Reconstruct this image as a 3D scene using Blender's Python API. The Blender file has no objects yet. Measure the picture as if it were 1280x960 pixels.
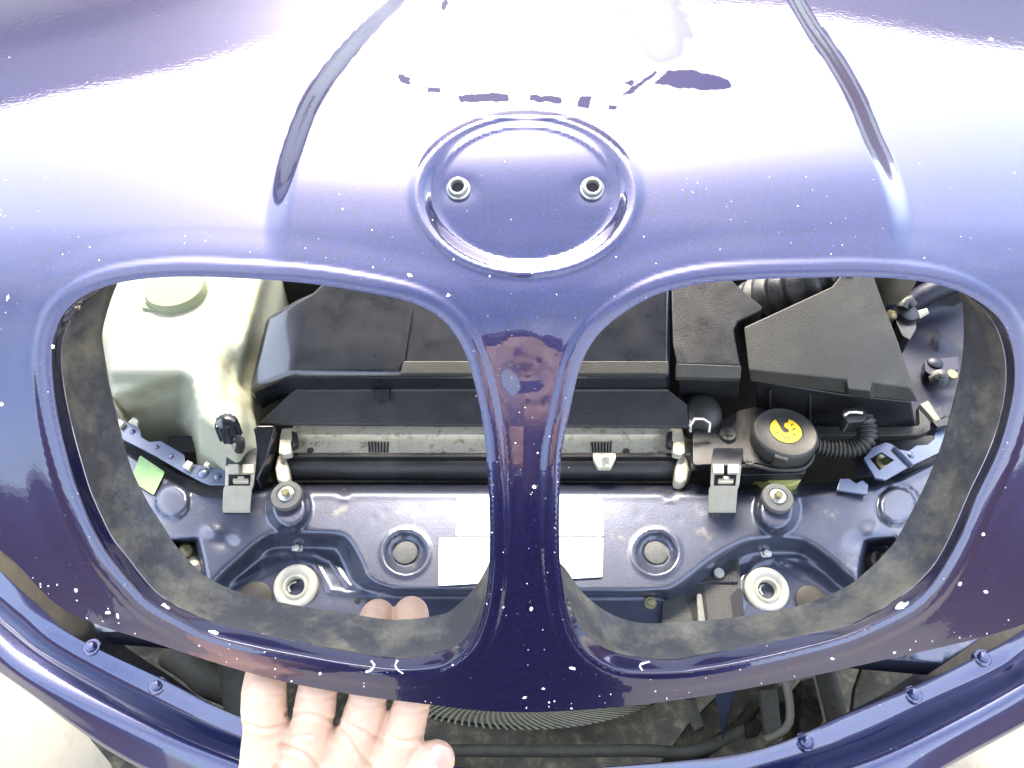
import bpy, bmesh, math, random
import numpy as np
from mathutils import Vector, Matrix, geometry
random.seed(7); rng = np.random.default_rng(7)
sc = bpy.context.scene; COL = sc.collection
R = math.radians
# ------------------------------------------------------------------ camera, sky, sun, exposure
CAMZ = 1.35; PITCH = 50.0; F = 949.0
cam = bpy.data.objects.new('camera', bpy.data.cameras.new('camera')); COL.objects.link(cam)
cam.location = (0, 0, CAMZ); cam.rotation_euler = (R(90 - PITCH), 0, 0)
cam.data.sensor_width = 36; cam.data.lens = 36 * F / 1280; cam.data.clip_start = .01; cam.data.clip_end = 500
sc.camera = cam
SUN_EL, SUN_AZ = 46.0, -5.0         # azimuth measured from +Y (rear of the car) towards +X
w = bpy.data.worlds.new('World'); sc.world = w; w.use_nodes = True
nt = w.node_tree; bg = nt.nodes['Background']; sky = nt.nodes.new('ShaderNodeTexSky')
sky.sky_type = 'NISHITA'; sky.sun_disc = False
sky.sun_elevation = R(SUN_EL); sky.sun_rotation = R(SUN_AZ)
sky.air_density = 1.0; sky.dust_density = 4.0; sky.ozone_density = 1.2
# thin bright cloud over most of the sky
tcw = nt.nodes.new('ShaderNodeTexCoord'); cn_ = nt.nodes.new('ShaderNodeTexNoise'); cn_.inputs['Scale'].default_value = 1.6; cn_.inputs['Detail'].default_value = 5
nt.links.new(tcw.outputs['Generated'], cn_.inputs['Vector'])
cr = nt.nodes.new('ShaderNodeMapRange'); cr.inputs['From Min'].default_value = .35; cr.inputs['From Max'].default_value = .65; cr.inputs['To Min'].default_value = .05; cr.inputs['To Max'].default_value = .4
nt.links.new(cn_.outputs['Fac'], cr.inputs['Value'])
cm = nt.nodes.new('ShaderNodeMix'); cm.data_type = 'RGBA'; nt.links.new(cr.outputs[0], cm.inputs['Factor']); nt.links.new(sky.outputs[0], cm.inputs[6]); cm.inputs[7].default_value = (6.0, 5.9, 5.6, 1)
nt.links.new(cm.outputs[2], bg.inputs[0]); bg.inputs[1].default_value = .15
sun = bpy.data.objects.new('sun', bpy.data.lights.new('sun', 'SUN')); COL.objects.link(sun)
sun.data.energy = 1.5; sun.data.angle = R(24); sun.data.color = (1, .91, .76)
sd = Vector((math.sin(R(SUN_AZ)) * math.cos(R(SUN_EL)), math.cos(R(SUN_AZ)) * math.cos(R(SUN_EL)), math.sin(R(SUN_EL))))
sun.rotation_euler = sd.to_track_quat('Z', 'Y').to_euler(); sun.location = sd * 5
sc.view_settings.view_transform = 'Standard'; sc.view_settings.look = 'None'
sc.view_settings.exposure = 3.38; sc.view_settings.gamma = 1
# ------------------------------------------------------------------ helpers
cp, sp = math.cos(R(PITCH)), math.sin(R(PITCH))
def ray(px, py):
    a = (np.asarray(px, float) - 640) / F; b = (480 - np.asarray(py, float)) / F
    return np.stack([a, cp + b * sp, -sp + b * cp], -1)
def Wd(px, py, d):
    p = ray(px, py) * np.asarray(d, float)[..., None]; p[..., 2] += CAMZ; return p
def Wz(px, py, z):
    r = ray(px, py); t = (np.asarray(z, float) - CAMZ) / r[..., 2]
    p = r * t[..., None]; p[..., 2] += CAMZ; return p
def Wy(px, py, y):
    r = ray(px, py); p = r * (np.asarray(y, float) / r[..., 1])[..., None]; p[..., 2] += CAMZ; return p
def V(a): return Vector([float(q) for q in a])
def sstep(a, b, x):
    t = np.clip((x - a) / (b - a), 0, 1); return t * t * (3 - 2 * t)
def smooth_closed(pts, n, k=1.0):
    pts = np.array(pts, float); m = len(pts); out = []
    P = lambda i: pts[i % m]
    for i in range(m):
        for t in np.linspace(0, 1, 8, endpoint=False):
            a, b, c, d = P(i - 1), P(i), P(i + 1), P(i + 2)
            out.append(.5 * (2 * b + (c - a) * t + (2 * a - 5 * b + 4 * c - d) * t * t + (3 * b - a - 3 * c + d) * t ** 3))
    return resample(np.array(out), n, True)
def smooth_open(pts, n):
    pts = np.array(pts, float); pp = np.vstack([2 * pts[0] - pts[1], pts, 2 * pts[-1] - pts[-2]]); out = []
    for i in range(1, len(pp) - 2):
        for t in np.linspace(0, 1, 8, endpoint=False):
            a, b, c, d = pp[i - 1], pp[i], pp[i + 1], pp[i + 2]
            out.append(.5 * (2 * b + (c - a) * t + (2 * a - 5 * b + 4 * c - d) * t * t + (3 * b - a - 3 * c + d) * t ** 3))
    out.append(pts[-1])
    return resample(np.array(out), n, False) if n else np.array(out)
def resample(p, n, closed):
    q = np.vstack([p, p[:1]]) if closed else p
    s = np.r_[0, np.cumsum(np.linalg.norm(np.diff(q, axis=0), axis=1))]
    t = np.linspace(0, s[-1], n + 1)[:-1] if closed else np.linspace(0, s[-1], n)
    return np.stack([np.interp(t, s, q[:, k]) for k in range(q.shape[1])], -1)
def seg_dist(p, poly, closed=True):
    p = np.asarray(p, float); poly = np.asarray(poly, float)
    a = poly if closed else poly[:-1]; b = np.roll(poly, -1, 0) if closed else poly[1:]
    best = np.full(len(p), 1e9)
    for i in range(len(a)):
        ab = b[i] - a[i]; ap = p - a[i]; t = np.clip((ap @ ab) / max(ab @ ab, 1e-9), 0, 1)
        d = np.linalg.norm(ap - t[:, None] * ab, axis=1); best = np.minimum(best, d)
    return best
def inside(p, poly):
    p = np.asarray(p, float); poly = np.asarray(poly, float); x, y = p[:, 0], p[:, 1]
    r = np.zeros(len(p), bool); j = len(poly) - 1
    for i in range(len(poly)):
        xi, yi = poly[i]; xj, yj = poly[j]
        c = ((yi > y) != (yj > y)) & (x < (xj - xi) * (y - yi) / ((yj - yi) or 1e-9) + xi)
        r ^= c; j = i
    return r
def sdf(p, poly):                                   # negative inside
    d = seg_dist(p, poly); return np.where(inside(p, poly), -d, d)
def ell(p, cx, cy, rx, ry):                          # normalised radius
    return np.hypot((p[:, 0] - cx) / rx, (p[:, 1] - cy) / ry)
# ---- object helpers
def tag(o, label=None, cat=None, group=None, kind=None):
    if label: o['label'] = label
    if cat: o['category'] = cat
    if group: o['group'] = group
    if kind: o['kind'] = kind
    return o
def thing(name, loc, label, cat, group=None):
    o = bpy.data.objects.new(name, None); COL.objects.link(o); o.location = V(loc); o.empty_display_size = .02
    return tag(o, label, cat, group)
def link(name, me, mat, parent=None, smooth=True, sharp=35, bevel=0, seg=2):
    if mat: me.materials.append(mat)
    o = bpy.data.objects.new(name, me); COL.objects.link(o)
    if parent:
        base = parent; off = Vector((0, 0, 0))
        while base is not None: off += base.location; base = base.parent
        for v in me.vertices: v.co -= off
        o.parent = parent
    else:
        pass
    if smooth:
        me.polygons.foreach_set('use_smooth', [True] * len(me.polygons))
        if sharp: me.set_sharp_from_angle(angle=R(sharp))
    if bevel:
        m = o.modifiers.new('bevel', 'BEVEL'); m.width = bevel; m.segments = seg; m.limit_method = 'ANGLE'; m.angle_limit = R(30); m.harden_normals = True
    return o
def rebase(o):
    """top-level mesh object: origin to the bottom centre of its box"""
    me = o.data; co = np.empty(len(me.vertices) * 3); me.vertices.foreach_get('co', co); co = co.reshape(-1, 3)
    b = (co.min(0) + co.max(0)) / 2; b[2] = co[:, 2].min()
    me.vertices.foreach_set('co', (co - b).ravel()); o.location = V(b); me.update(); return o
def mesh(name, verts, faces):
    me = bpy.data.meshes.new(name); me.from_pydata([tuple(map(float, v)) for v in verts], [], faces); me.update()
    return me
def fixn(me):
    bm = bmesh.new(); bm.from_mesh(me); bmesh.ops.recalc_face_normals(bm, faces=bm.faces); bm.to_mesh(me); bm.free(); return me
class B:
    """collects shapes into one mesh"""
    def __init__(s): s.v = []; s.f = []
    def add(s, v, f):
        n = len(s.v); s.v += [tuple(map(float, q)) for q in v]; s.f += [tuple(i + n for i in q) for q in f]; return s
    def prism(s, top, d):
        """polygon of world points extruded by vector d"""
        top = np.array(top, float); bot = top + np.array(d, float); n = len(top)
        f = [tuple(range(n)), tuple(range(2 * n - 1, n - 1, -1))] + [(i, i + n, (i + 1) % n + n, (i + 1) % n) for i in range(n)]
        return s.add(np.vstack([top, bot]), f)
    def prism2(s, top, bot):
        top = np.array(top, float); bot = np.array(bot, float); n = len(top)
        f = [tuple(range(n)), tuple(range(2 * n - 1, n - 1, -1))] + [(i, i + n, (i + 1) % n + n, (i + 1) % n) for i in range(n)]
        return s.add(np.vstack([top, bot]), f)
    def lathe(s, c, axis, prof, n=32, cap=True):
        """profile [(radius, height)] about axis through c"""
        z = V(axis).normalized(); x = z.orthogonal().normalized(); y = z.cross(x); c = V(c); v = []; f = []
        for r, h in prof:
            for k in range(n):
                a = 2 * math.pi * k / n; v.append(c + z * h + (x * math.cos(a) + y * math.sin(a)) * r)
        for i in range(len(prof) - 1):
            for k in range(n): f.append((i * n + k, i * n + (k + 1) % n, (i + 1) * n + (k + 1) % n, (i + 1) * n + k))
        if cap: f.append(tuple(range(n - 1, -1, -1))); f.append(tuple((len(prof) - 1) * n + k for k in range(n)))
        return s.add(v, f)
    def tube(s, pts, r, n=12, rib=None, sub=6):
        pts = smooth_open(pts, 0) if len(pts) > 2 else np.array(pts, float)
        L = np.r_[0, np.cumsum(np.linalg.norm(np.diff(pts, axis=0), axis=1))]
        if rib or len(pts) > 2: pts = resample(pts, max(int(L[-1] / (rib / 4 if rib else .006)), 4), False)
        rs = np.full(len(pts), r) if np.isscalar(r) else np.interp(np.linspace(0, 1, len(pts)), np.linspace(0, 1, len(r)), r)
        if rib: rs = rs * (1 + .13 * np.where(np.arange(len(pts)) % 4 < 2, 1, -1))
        v = []; f = []; T = np.gradient(pts, axis=0); u = None
        for i, p in enumerate(pts):
            t = V(T[i]).normalized(); u = t.orthogonal().normalized() if u is None else (u - t * u.dot(t)).normalized(); w_ = t.cross(u)
            for k in range(n):
                a = 2 * math.pi * k / n; v.append(V(p) + (u * math.cos(a) + w_ * math.sin(a)) * rs[i])
        for i in range(len(pts) - 1):
            for k in range(n): f.append((i * n + k, i * n + (k + 1) % n, (i + 1) * n + (k + 1) % n, (i + 1) * n + k))
        f.append(tuple(range(n - 1, -1, -1))); f.append(tuple((len(pts) - 1) * n + k for k in range(n)))
        return s.add(v, f)
    def build(s, name, mat, parent=None, **k):
        me = fixn(mesh(name, s.v, s.f)); return link(name, me, mat, parent, **k)
def ztop(pts, z): return [Wz(a, b, z) for a, b in pts]
# ------------------------------------------------------------------ materials
def mat(name, col, rough=.5, metal=0, coat=0, coatr=.05, spec=.5, noise=0, nscale=60, dsoft=.16, bump=0, bscale=300, dirt=None, dirtamt=0, dscale=25, trans=0, sss=0, rvar=0):
    m = bpy.data.materials.new(name); m.use_nodes = True; n = m.node_tree.nodes; l = m.node_tree.links
    b = n['Principled BSDF']; b.inputs['Roughness'].default_value = rough; b.inputs['Metallic'].default_value = metal
    b.inputs['Coat Weight'].default_value = coat; b.inputs['Coat Roughness'].default_value = coatr
    b.inputs['Specular IOR Level'].default_value = spec; b.inputs['Base Color'].default_value = (*col, 1)
    if trans: b.inputs['Transmission Weight'].default_value = trans
    if sss: b.inputs['Subsurface Weight'].default_value = sss; b.inputs['Subsurface Radius'].default_value = (1, .5, .3); b.inputs['Subsurface Scale'].default_value = .008
    tc = n.new('ShaderNodeTexCoord')
    cur = None
    if noise or dirt or rvar:
        ns = n.new('ShaderNodeTexNoise'); ns.inputs['Scale'].default_value = nscale; ns.inputs['Detail'].default_value = 6; ns.inputs['Roughness'].default_value = .65
        l.new(tc.outputs['Object'], ns.inputs['Vector'])
        mr = n.new('ShaderNodeMapRange'); mr.inputs['From Min'].default_value = .3; mr.inputs['From Max'].default_value = .7
        mr.inputs['To Min'].default_value = 1 - noise; mr.inputs['To Max'].default_value = 1 + noise; l.new(ns.outputs['Fac'], mr.inputs['Value'])
        mx = n.new('ShaderNodeMix'); mx.data_type = 'RGBA'; mx.blend_type = 'MULTIPLY'; mx.inputs['Factor'].default_value = 1
        mx.inputs[6].default_value = (*col, 1); l.new(mr.outputs[0], mx.inputs[7]); cur = mx.outputs[2]
        if rvar:
            m2 = n.new('ShaderNodeMapRange'); m2.inputs['From Min'].default_value = .3; m2.inputs['From Max'].default_value = .7
            m2.inputs['To Min'].default_value = max(rough - rvar, .02); m2.inputs['To Max'].default_value = min(rough + rvar, 1); l.new(ns.outputs['Fac'], m2.inputs['Value']); l.new(m2.outputs[0], b.inputs['Roughness'])
    if dirt:
        d = n.new('ShaderNodeTexNoise'); d.inputs['Scale'].default_value = dscale; d.inputs['Detail'].default_value = 9; d.inputs['Roughness'].default_value = .7
        l.new(tc.outputs['Object'], d.inputs['Vector'])
        dr = n.new('ShaderNodeMapRange'); dr.inputs['From Min'].default_value = .62 - .3 * dirtamt; dr.inputs['From Max'].default_value = .62 + dsoft - .3 * dirtamt; l.new(d.outputs['Fac'], dr.inputs['Value'])
        mx2 = n.new('ShaderNodeMix'); mx2.data_type = 'RGBA'; l.new(dr.outputs[0], mx2.inputs['Factor']); l.new(cur, mx2.inputs[6]); mx2.inputs[7].default_value = (*dirt, 1); cur = mx2.outputs[2]
    if cur: l.new(cur, b.inputs['Base Color'])
    if bump:
        bn = n.new('ShaderNodeTexNoise'); bn.inputs['Scale'].default_value = bscale; bn.inputs['Detail'].default_value = 4; l.new(tc.outputs['Object'], bn.inputs['Vector'])
        bu = n.new('ShaderNodeBump'); bu.inputs['Strength'].default_value = bump; bu.inputs['Distance'].default_value = .001; l.new(bn.outputs['Fac'], bu.inputs['Height']); l.new(bu.outputs[0], b.inputs['Normal'])
    return m
def paint(name, base, haze=False, chips=True, coat=1.0):
    """dark blue metallic car paint: flakes, clear coat, dust specks, and on the bonnet the peeled, frosted clear coat"""
    m = bpy.data.materials.new(name); m.use_nodes = True; n = m.node_tree.nodes; l = m.node_tree.links; b = n['Principled BSDF']
    tc = n.new('ShaderNodeTexCoord'); obj = tc.outputs['Object']
    def N(t, **k):
        q = n.new(t)
        for a, v in k.items(): q.inputs[a.replace('_', ' ')].default_value = v
        return q
    def mixc(f, a, c):
        q = n.new('ShaderNodeMix'); q.data_type = 'RGBA'
        if hasattr(f, 'links'): l.new(f, q.inputs['Factor'])
        else: q.inputs['Factor'].default_value = f
        for s, i in ((a, 6), (c, 7)):
            if hasattr(s, 'links'): l.new(s, q.inputs[i])
            else: q.inputs[i].default_value = (*s, 1)
        return q.outputs[2]
    def rng_(v, a, c, d=0, e=1):
        q = n.new('ShaderNodeMapRange'); l.new(v, q.inputs['Value'])
        for k, x in (('From Min', a), ('From Max', c), ('To Min', d), ('To Max', e)): q.inputs[k].default_value = x
        return q.outputs[0]
    def mth(op, a, c):
        q = n.new('ShaderNodeMath'); q.operation = op
        for s, i in ((a, 0), (c, 1)):
            if hasattr(s, 'links'): l.new(s, q.inputs[i])
            else: q.inputs[i].default_value = s
        return q.outputs[0]
    b.inputs['Metallic'].default_value = .55; b.inputs['Roughness'].default_value = .27
    b.inputs['Coat Weight'].default_value = coat; b.inputs['Coat Roughness'].default_value = .035; b.inputs['Coat IOR'].default_value = 1.5
    fl = N('ShaderNodeTexVoronoi', Scale=1500.0); l.new(obj, fl.inputs['Vector'])
    flake = rng_(fl.outputs['Color'], .2, .95, .65, 1.55)
    q = n.new('ShaderNodeMix'); q.data_type = 'RGBA'; q.blend_type = 'MULTIPLY'; q.inputs['Factor'].default_value = 1; q.inputs[6].default_value = (*base, 1); l.new(flake, q.inputs[7]); col = q.outputs[2]
    # fine road dust and stone chips: sparse pale specks of different size
    if chips:
        for s, th, seed in ((420, .055, 0), (230, .05, 3.1), (800, .06, 7.7)):
            mp = n.new('ShaderNodeMapping'); mp.inputs['Location'].default_value = (seed, seed * .7, 0); l.new(obj, mp.inputs['Vector'])
            vo = N('ShaderNodeTexVoronoi', Scale=float(s)); l.new(mp.outputs[0], vo.inputs['Vector'])
            rn = n.new('ShaderNodeSeparateColor'); l.new(vo.outputs['Color'], rn.inputs[0])
            sel = rng_(rn.outputs[0], .86, .88); size = rng_(rn.outputs[1], 0, 1, .015, .12)
            dd = mth('LESS_THAN', vo.outputs['Distance'], size)
            f = mth('MULTIPLY', mth('MULTIPLY', dd, sel), rng_(rn.outputs[2], .3, 1, .15, .7))
            col = mixc(f, col, (.62, .63, .66))
    rough = None
    if haze:
        at = n.new('ShaderNodeAttribute'); at.attribute_name = 'frost'       # signed distance to the edge of the peeled area, px
        nz = N('ShaderNodeTexNoise', Scale=60.0, Detail=6.0); l.new(obj, nz.inputs['Vector'])
        mp = n.new('ShaderNodeMapping'); mp.inputs['Scale'].default_value = (30, 7, 10); mp.inputs['Rotation'].default_value = (0, 0, R(-35)); l.new(obj, mp.inputs['Vector'])
        wv = N('ShaderNodeTexNoise', Scale=1.0, Detail=5.0, Distortion=1.2); l.new(mp.outputs[0], wv.inputs['Vector'])
        e = mth('ADD', at.outputs['Fac'], rng_(nz.outputs['Fac'], .3, .7, -7, 7))
        fr = rng_(e, 6, -30)
        fr2 = mth('MULTIPLY', fr, rng_(wv.outputs['Fac'], .35, .6, .15, 1.0))
        a2 = n.new('ShaderNodeAttribute'); a2.attribute_name = 'flaked'
        nz2 = N('ShaderNodeTexNoise', Scale=260.0, Detail=3.0); l.new(obj, nz2.inputs['Vector'])
        fk = rng_(mth('ADD', a2.outputs['Fac'], rng_(nz2.outputs['Fac'], .3, .7, -1.6, 1.6)), .6, -.6)
        bare = mth('SUBTRACT', 1.0, fk)
        F_ = mth('MULTIPLY', fr2, bare)
        col = mixc(F_, col, (.035, .04, .05)); col = mixc(fk, col, (.004, .004, .032))
        l.new(mth('MULTIPLY', rng_(F_, 0, .5, coat, .12), bare), b.inputs['Coat Weight'])
        l.new(mth('MULTIPLY', rng_(fk, 0, 1, 1, .2), rng_(F_, 0, .5, .5, .2)), b.inputs['Specular IOR Level'])
        l.new(mth('MAXIMUM', rng_(fk, 0, 1, .27, .65), rng_(F_, 0, .5, .27, .6)), b.inputs['Roughness'])
        l.new(mixc(fk, mixc(F_, (.035,) * 3, (.3,) * 3), (.35,) * 3), b.inputs['Coat Roughness'])
        l.new(mth('MULTIPLY', rng_(F_, 0, .4, .55, .0), bare), b.inputs['Metallic'])
    # faint wipe scratches in the clear coat
    mp = n.new('ShaderNodeMapping'); mp.inputs['Scale'].default_value = (60, 900, 300); mp.inputs['Rotation'].default_value = (0, 0, R(28)); l.new(obj, mp.inputs['Vector'])
    sc_ = N('ShaderNodeTexNoise', Scale=1.0, Detail=2.0); l.new(mp.outputs[0], sc_.inputs['Vector'])
    bu = n.new('ShaderNodeBump'); bu.inputs['Strength'].default_value = .018; bu.inputs['Distance'].default_value = .0005
    l.new(sc_.outputs['Fac'], bu.inputs['Height'])
    op = N('ShaderNodeTexNoise', Scale=520.0, Detail=1.0); l.new(obj, op.inputs['Vector'])
    b2 = n.new('ShaderNodeBump'); b2.inputs['Strength'].default_value = .03; b2.inputs['Distance'].default_value = .0004
    l.new(op.outputs['Fac'], b2.inputs['Height']); l.new(bu.outputs[0], b2.inputs['Normal'])
    l.new(b2.outputs[0], b.inputs['Coat Normal'])
    l.new(col, b.inputs['Base Color'])
    return m
M = {}
M['paint'] = paint('bonnet_paint', (.0055, .0052, .042), haze=True)
M['bumper'] = paint('bumper_paint', (.017, .022, .075))
M['inner_paint'] = mat('inner_body_paint', (.046, .053, .082), rough=.42, metal=.55, coat=.6, coatr=.12, noise=.12, dirt=(.16, .15, .13), dirtamt=.12, dscale=40, bump=.15, bscale=500)
M['collar'] = mat('dirty_collar', (.022, .024, .028), rough=.55, coat=.25, coatr=.3, noise=.18, nscale=140, dirt=(.15, .138, .095), dirtamt=.56, dscale=34, dsoft=.28, bump=.5, bscale=350)
M['concrete'] = mat('pale_concrete', (.21, .195, .155), rough=.9, noise=.12, nscale=8, dirt=(.14, .125, .095), dirtamt=.3, dscale=9, bump=.8, bscale=90)
M['filler'] = mat('bare_white_filler', (.8, .79, .76), rough=.7, noise=.08, nscale=300, bump=.3)
# ------------------------------------------------------------------ ground
g = mesh('ground', [(-60, -60, 0), (60, -60, 0), (60, 60, 0), (-60, 60, 0)], [(0, 1, 2, 3)])
tag(link('ground', g, M['concrete']), kind='structure')
# ------------------------------------------------------------------ bonnet surface
A_L = [(147,354),(200,347),(250,346),(300,348),(350,351),(400,356),(450,364),(500,374),(530,385),(553,400),(570,420),(583,445),(592,475),(600,510),(606,550),(610,600),(612,640),(612,690),(609,735),(603,770),(592,800),(575,820),(550,834),(520,838),(490,838),(440,832),(397,825),(319,810),(262,795),(225,776),(187,754),(161,727),(139,701),(125,680),(112,655),(97,617),(87,586),(75,539),(67,492),(64,445),(69,414),(81,390),(106,369)]
B_L = [(150,346),(200,339),(250,338),(300,340),(350,343),(400,348),(450,356),(502,365),(535,376),(560,392),(578,413),(591,441),(600,473),(608,509),(612,549),(615,600),(617,640),(616,690),(610,728),(601,758),(589,786),(572,806),(548,816),(515,822),(485,822),(440,815),(400,808),(330,793),(272,780),(236,766),(202,746),(180,724),(157,694),(143,677),(131,655),(114,617),(104,586),(91,539),(81,492),(76,447),(81,414),(94,393),(116,368)]
C_L = [(147,336),(200,325),(250,324),(300,326),(350,329),(400,334),(450,342),(508,350),(545,361),(575,380),(592,405),(606,436),(615,470),(620,508),(622,549),(624,600),(626,640),(620,680),(604,718),(587,742),(562,764),(545,769),(531,772),(510,774),(481,774),(437,767),(397,761),(337,750),(285,735),(247,712),(217,679),(207,664),(195,645),(184,628),(172,605),(163,585),(154,555),(144,515),(136,480),(130,445),(127,420),(131,398),(141,364)]
A_R = [(1130,349),(1177,357),(1217,373),(1249,398),(1265,432),(1269,476),(1261,523),(1246,570),(1221,622),(1203,668),(1180,710),(1162,735),(1139,756),(1106,774),(1057,796),(991,814),(926,829),(880,837),(844,841),(791,841),(759,833),(731,813),(716,788),(708,760),(704,734),(700,701),(699,658),(700,602),(703,560),(711,520),(719,482),(728,451),(744,423),(766,401),(794,382),(825,367),(869,356),(912,351),(974,348),(1020,347),(1067,346)]
B_R = [(1128,341),(1171,351),(1208,369),(1238,397),(1254,432),(1258,474),(1251,520),(1236,565),(1211,618),(1192,662),(1172,700),(1152,724),(1128,745),(1090,768),(1052,784),(991,797),(926,811),(880,818),(844,825),(797,822),(766,815),(740,800),(722,778),(712,752),(704,728),(697,700),(695,658),(696,602),(698,560),(704,519),(711,480),(720,448),(736,418),(758,394),(787,374),(820,359),(868,348),(912,343),(974,340),(1020,339),(1067,338)]
C_R = [(1130,327),(1165,337),(1190,350),(1199,363),(1205,392),(1205,435),(1200,470),(1190,512),(1178,555),(1158,605),(1127,665),(1108,690),(1088,710),(1055,735),(999,757),(965,764),(936,769),(900,774),(874,776),(811,779),(780,774),(759,765),(738,750),(722,733),(708,712),(690,690),(686,658),(686,602),(688,560),(692,518),(697,478),(705,442),(722,408),(746,380),(778,358),(815,345),(866,334),(912,329),(974,326),(1020,325),(1067,325)]
LIP = [(-330,530),(-230,580),(-120,635),(0,688),(80,762),(200,806),(330,846),(440,868),(540,881),(610,889),(680,890),(780,883),(880,870),(1000,848),(1100,826),(1190,806),(1250,790),(1300,768),(1420,680),(1520,610),(1610,550)]
yk = np.array([-.3, .06, .09, .13, .165, .195, .205, .215, .235, .27, .33, .5, .8, 2.0]); sk = np.array([66, 66, 62, 56, 51, 46, 36, 22, 12, 9, 7, 4.5, 3, 2.])
yy = np.linspace(-.3, 2.0, 4601); hh = np.cumsum(np.tan(np.radians(np.interp(yy, yk, sk)))) * (yy[1] - yy[0])
hh += (CAMZ - .1816) - np.interp(.2503, yy, hh)
def Hs(y): return np.interp(y, yy, hh)
A_, B_ = .38, .24
def bonnet_t(px, py, rise=0.):
    """camera depth at which the ray of a point meets the smooth bonnet skin raised by rise"""
    r = ray(px, py); lo = np.full(r.shape[:-1], .12); hi = np.full(r.shape[:-1], 2.2)
    for _ in range(44):
        t = (lo + hi) / 2; x, y, z = r[..., 0] * t, r[..., 1] * t, r[..., 2] * t + CAMZ
        xx = x * x / (1 + x * x * 4)
        f = z - (Hs(y - A_ * xx) - B_ * xx + rise); lo = np.where(f > 0, t, lo); hi = np.where(f > 0, hi, t)
    return (lo + hi) / 2
NA = 150
aL, bL, cL = [smooth_closed(q, 400) for q in (A_L, B_L, C_L)]
def ring_match(A, Bq, n):
    """closed rings given as matched control lists -> matched samples"""
    A = np.array(A, float); Bq = np.array(Bq, float); m = len(A); outs = []
    for pts in (A, Bq):
        o = []
        for i in range(m):
            for t in np.linspace(0, 1, n, endpoint=False):
                a, b, c, d = pts[(i - 1) % m], pts[i], pts[(i + 1) % m], pts[(i + 2) % m]
                o.append(.5 * (2 * b + (c - a) * t + (2 * a - 5 * b + 4 * c - d) * t * t + (3 * b - a - 3 * c + d) * t ** 3))
        outs.append(np.array(o))
    return outs
RINGS = []
for A0, B0, C0 in ((A_L, B_L, C_L), (A_R, B_R, C_R)):
    a, b = ring_match(A0, B0, 6); _, c = ring_match(A0, C0, 6); RINGS.append((a, b, c))
CREASE = [[(520,-60),(500,-5),(470,25),(425,75),(390,125),(368,180),(353,235),(347,285),(349,322)], [(965,-60),(1006,20),(1040,70),(1069,120),(1090,170),(1112,220),(1125,270),(1122,318)]]
CREASE = [smooth_open(c, 60) for c in CREASE]
DOME = np.vstack([[(560, -420)], CREASE[0], [(349, 500)], [(1122, 500)], CREASE[1][::-1], [(925, -420)]])
FROST = [(455,20),(560,-40),(700,-60),(820,-30),(875,20),(868,70),(835,100),(800,122),(735,132),(690,130),(600,128),(545,110),(500,92),(462,60)]
FLAKED = [[(497,92),(514,96),(513,107),(499,103)],[(533,107),(552,110),(550,116),(535,115)],[(572,118),(635,116),(637,127),(575,129)],[(660,118),(703,121),(703,131),(662,126)],[(724,121),(740,119),(736,136),(720,135)],[(760,130),(773,132),(770,138),(761,136)],[(775,121),(790,108),(812,94),(820,88),(822,92),(805,104),(790,116)],[(817,104),(835,88),(860,86),(890,93),(912,100),(914,108),(905,112),(880,113),(850,110)],[(780,103),(790,99),(797,102),(788,108)],[(550,5),(558,-2),(562,4),(554,14)]]
def bonnet_rise(p):
    """stamped relief of the skin, metres"""
    h = np.zeros(len(p))
    dk = np.minimum(seg_dist(p, RINGS[0][0][::3]), seg_dist(p, RINGS[1][0][::3]))
    ndk = dk / np.interp(p[:, 0], [0, 640, 1280], [1, 1, 1])
    h += .0009 * (1 - sstep(16, 26, ndk)) + .0006 * (1 - sstep(22, 60, ndk))
    h -= .0009 * np.exp(-(ndk / 5) ** 2)
    # round badge recess: raised lip, groove, flat floor
    e = ell(p, 657, 243, 134, 96.5); e2 = ell(p, 657, 243, 116, 88.5)
    k = (e2 * 116 - 116)                     # about px from the floor edge
    h += np.where(e < 1.6, .0011 * np.exp(-((e * 134 - 137) / 7) ** 2), 0)
    h += (-.0036 - .0044 * (p[:, 1] - 243) / 96) * (1 - sstep(.86, 1.0, ell(p, 657, 243, 130, 94.5)))
    h += .0004 * np.exp(-((k + 3) / 4) ** 2)
    d = sdf(p, DOME); w_ = np.interp(p[:, 1], [0, 150, 320], [9, 14, 19])
    h += .0060 * (1 - sstep(-w_, w_, d)) * (1 - sstep(185, 356, p[:, 1]))
    # little dent added on the centre bar to mimic an oval reflection
    h -= .0006 * np.exp(-(ell(p, 656, 472, 26, 17)) ** 2)
    # saddle between the openings stands proud
    h += .0012 * np.exp(-(ell(p, 652, 405, 70, 40)) ** 2)
    # long soft ripples of old panel work
    h += .00025 * np.sin(p[:, 0] / 97 + .6) * np.sin(p[:, 1] / 61) * sstep(-200, 100, 300 - p[:, 1])
    for hx in (573, 740):
        h -= .0009 * np.exp(-(ell(p, hx, 238, 19, 14)) ** 2)
    return h
def skin(px, py, extra=0.):
    p = np.stack([np.asarray(px, float), np.asarray(py, float)], -1); q = p.reshape(-1, 2)
    P = Wd(q[:, 0], q[:, 1], bonnet_t(q[:, 0], q[:, 1], bonnet_rise(q) + extra))
    return P.reshape(p.shape[:-1] + (3,))
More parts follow.
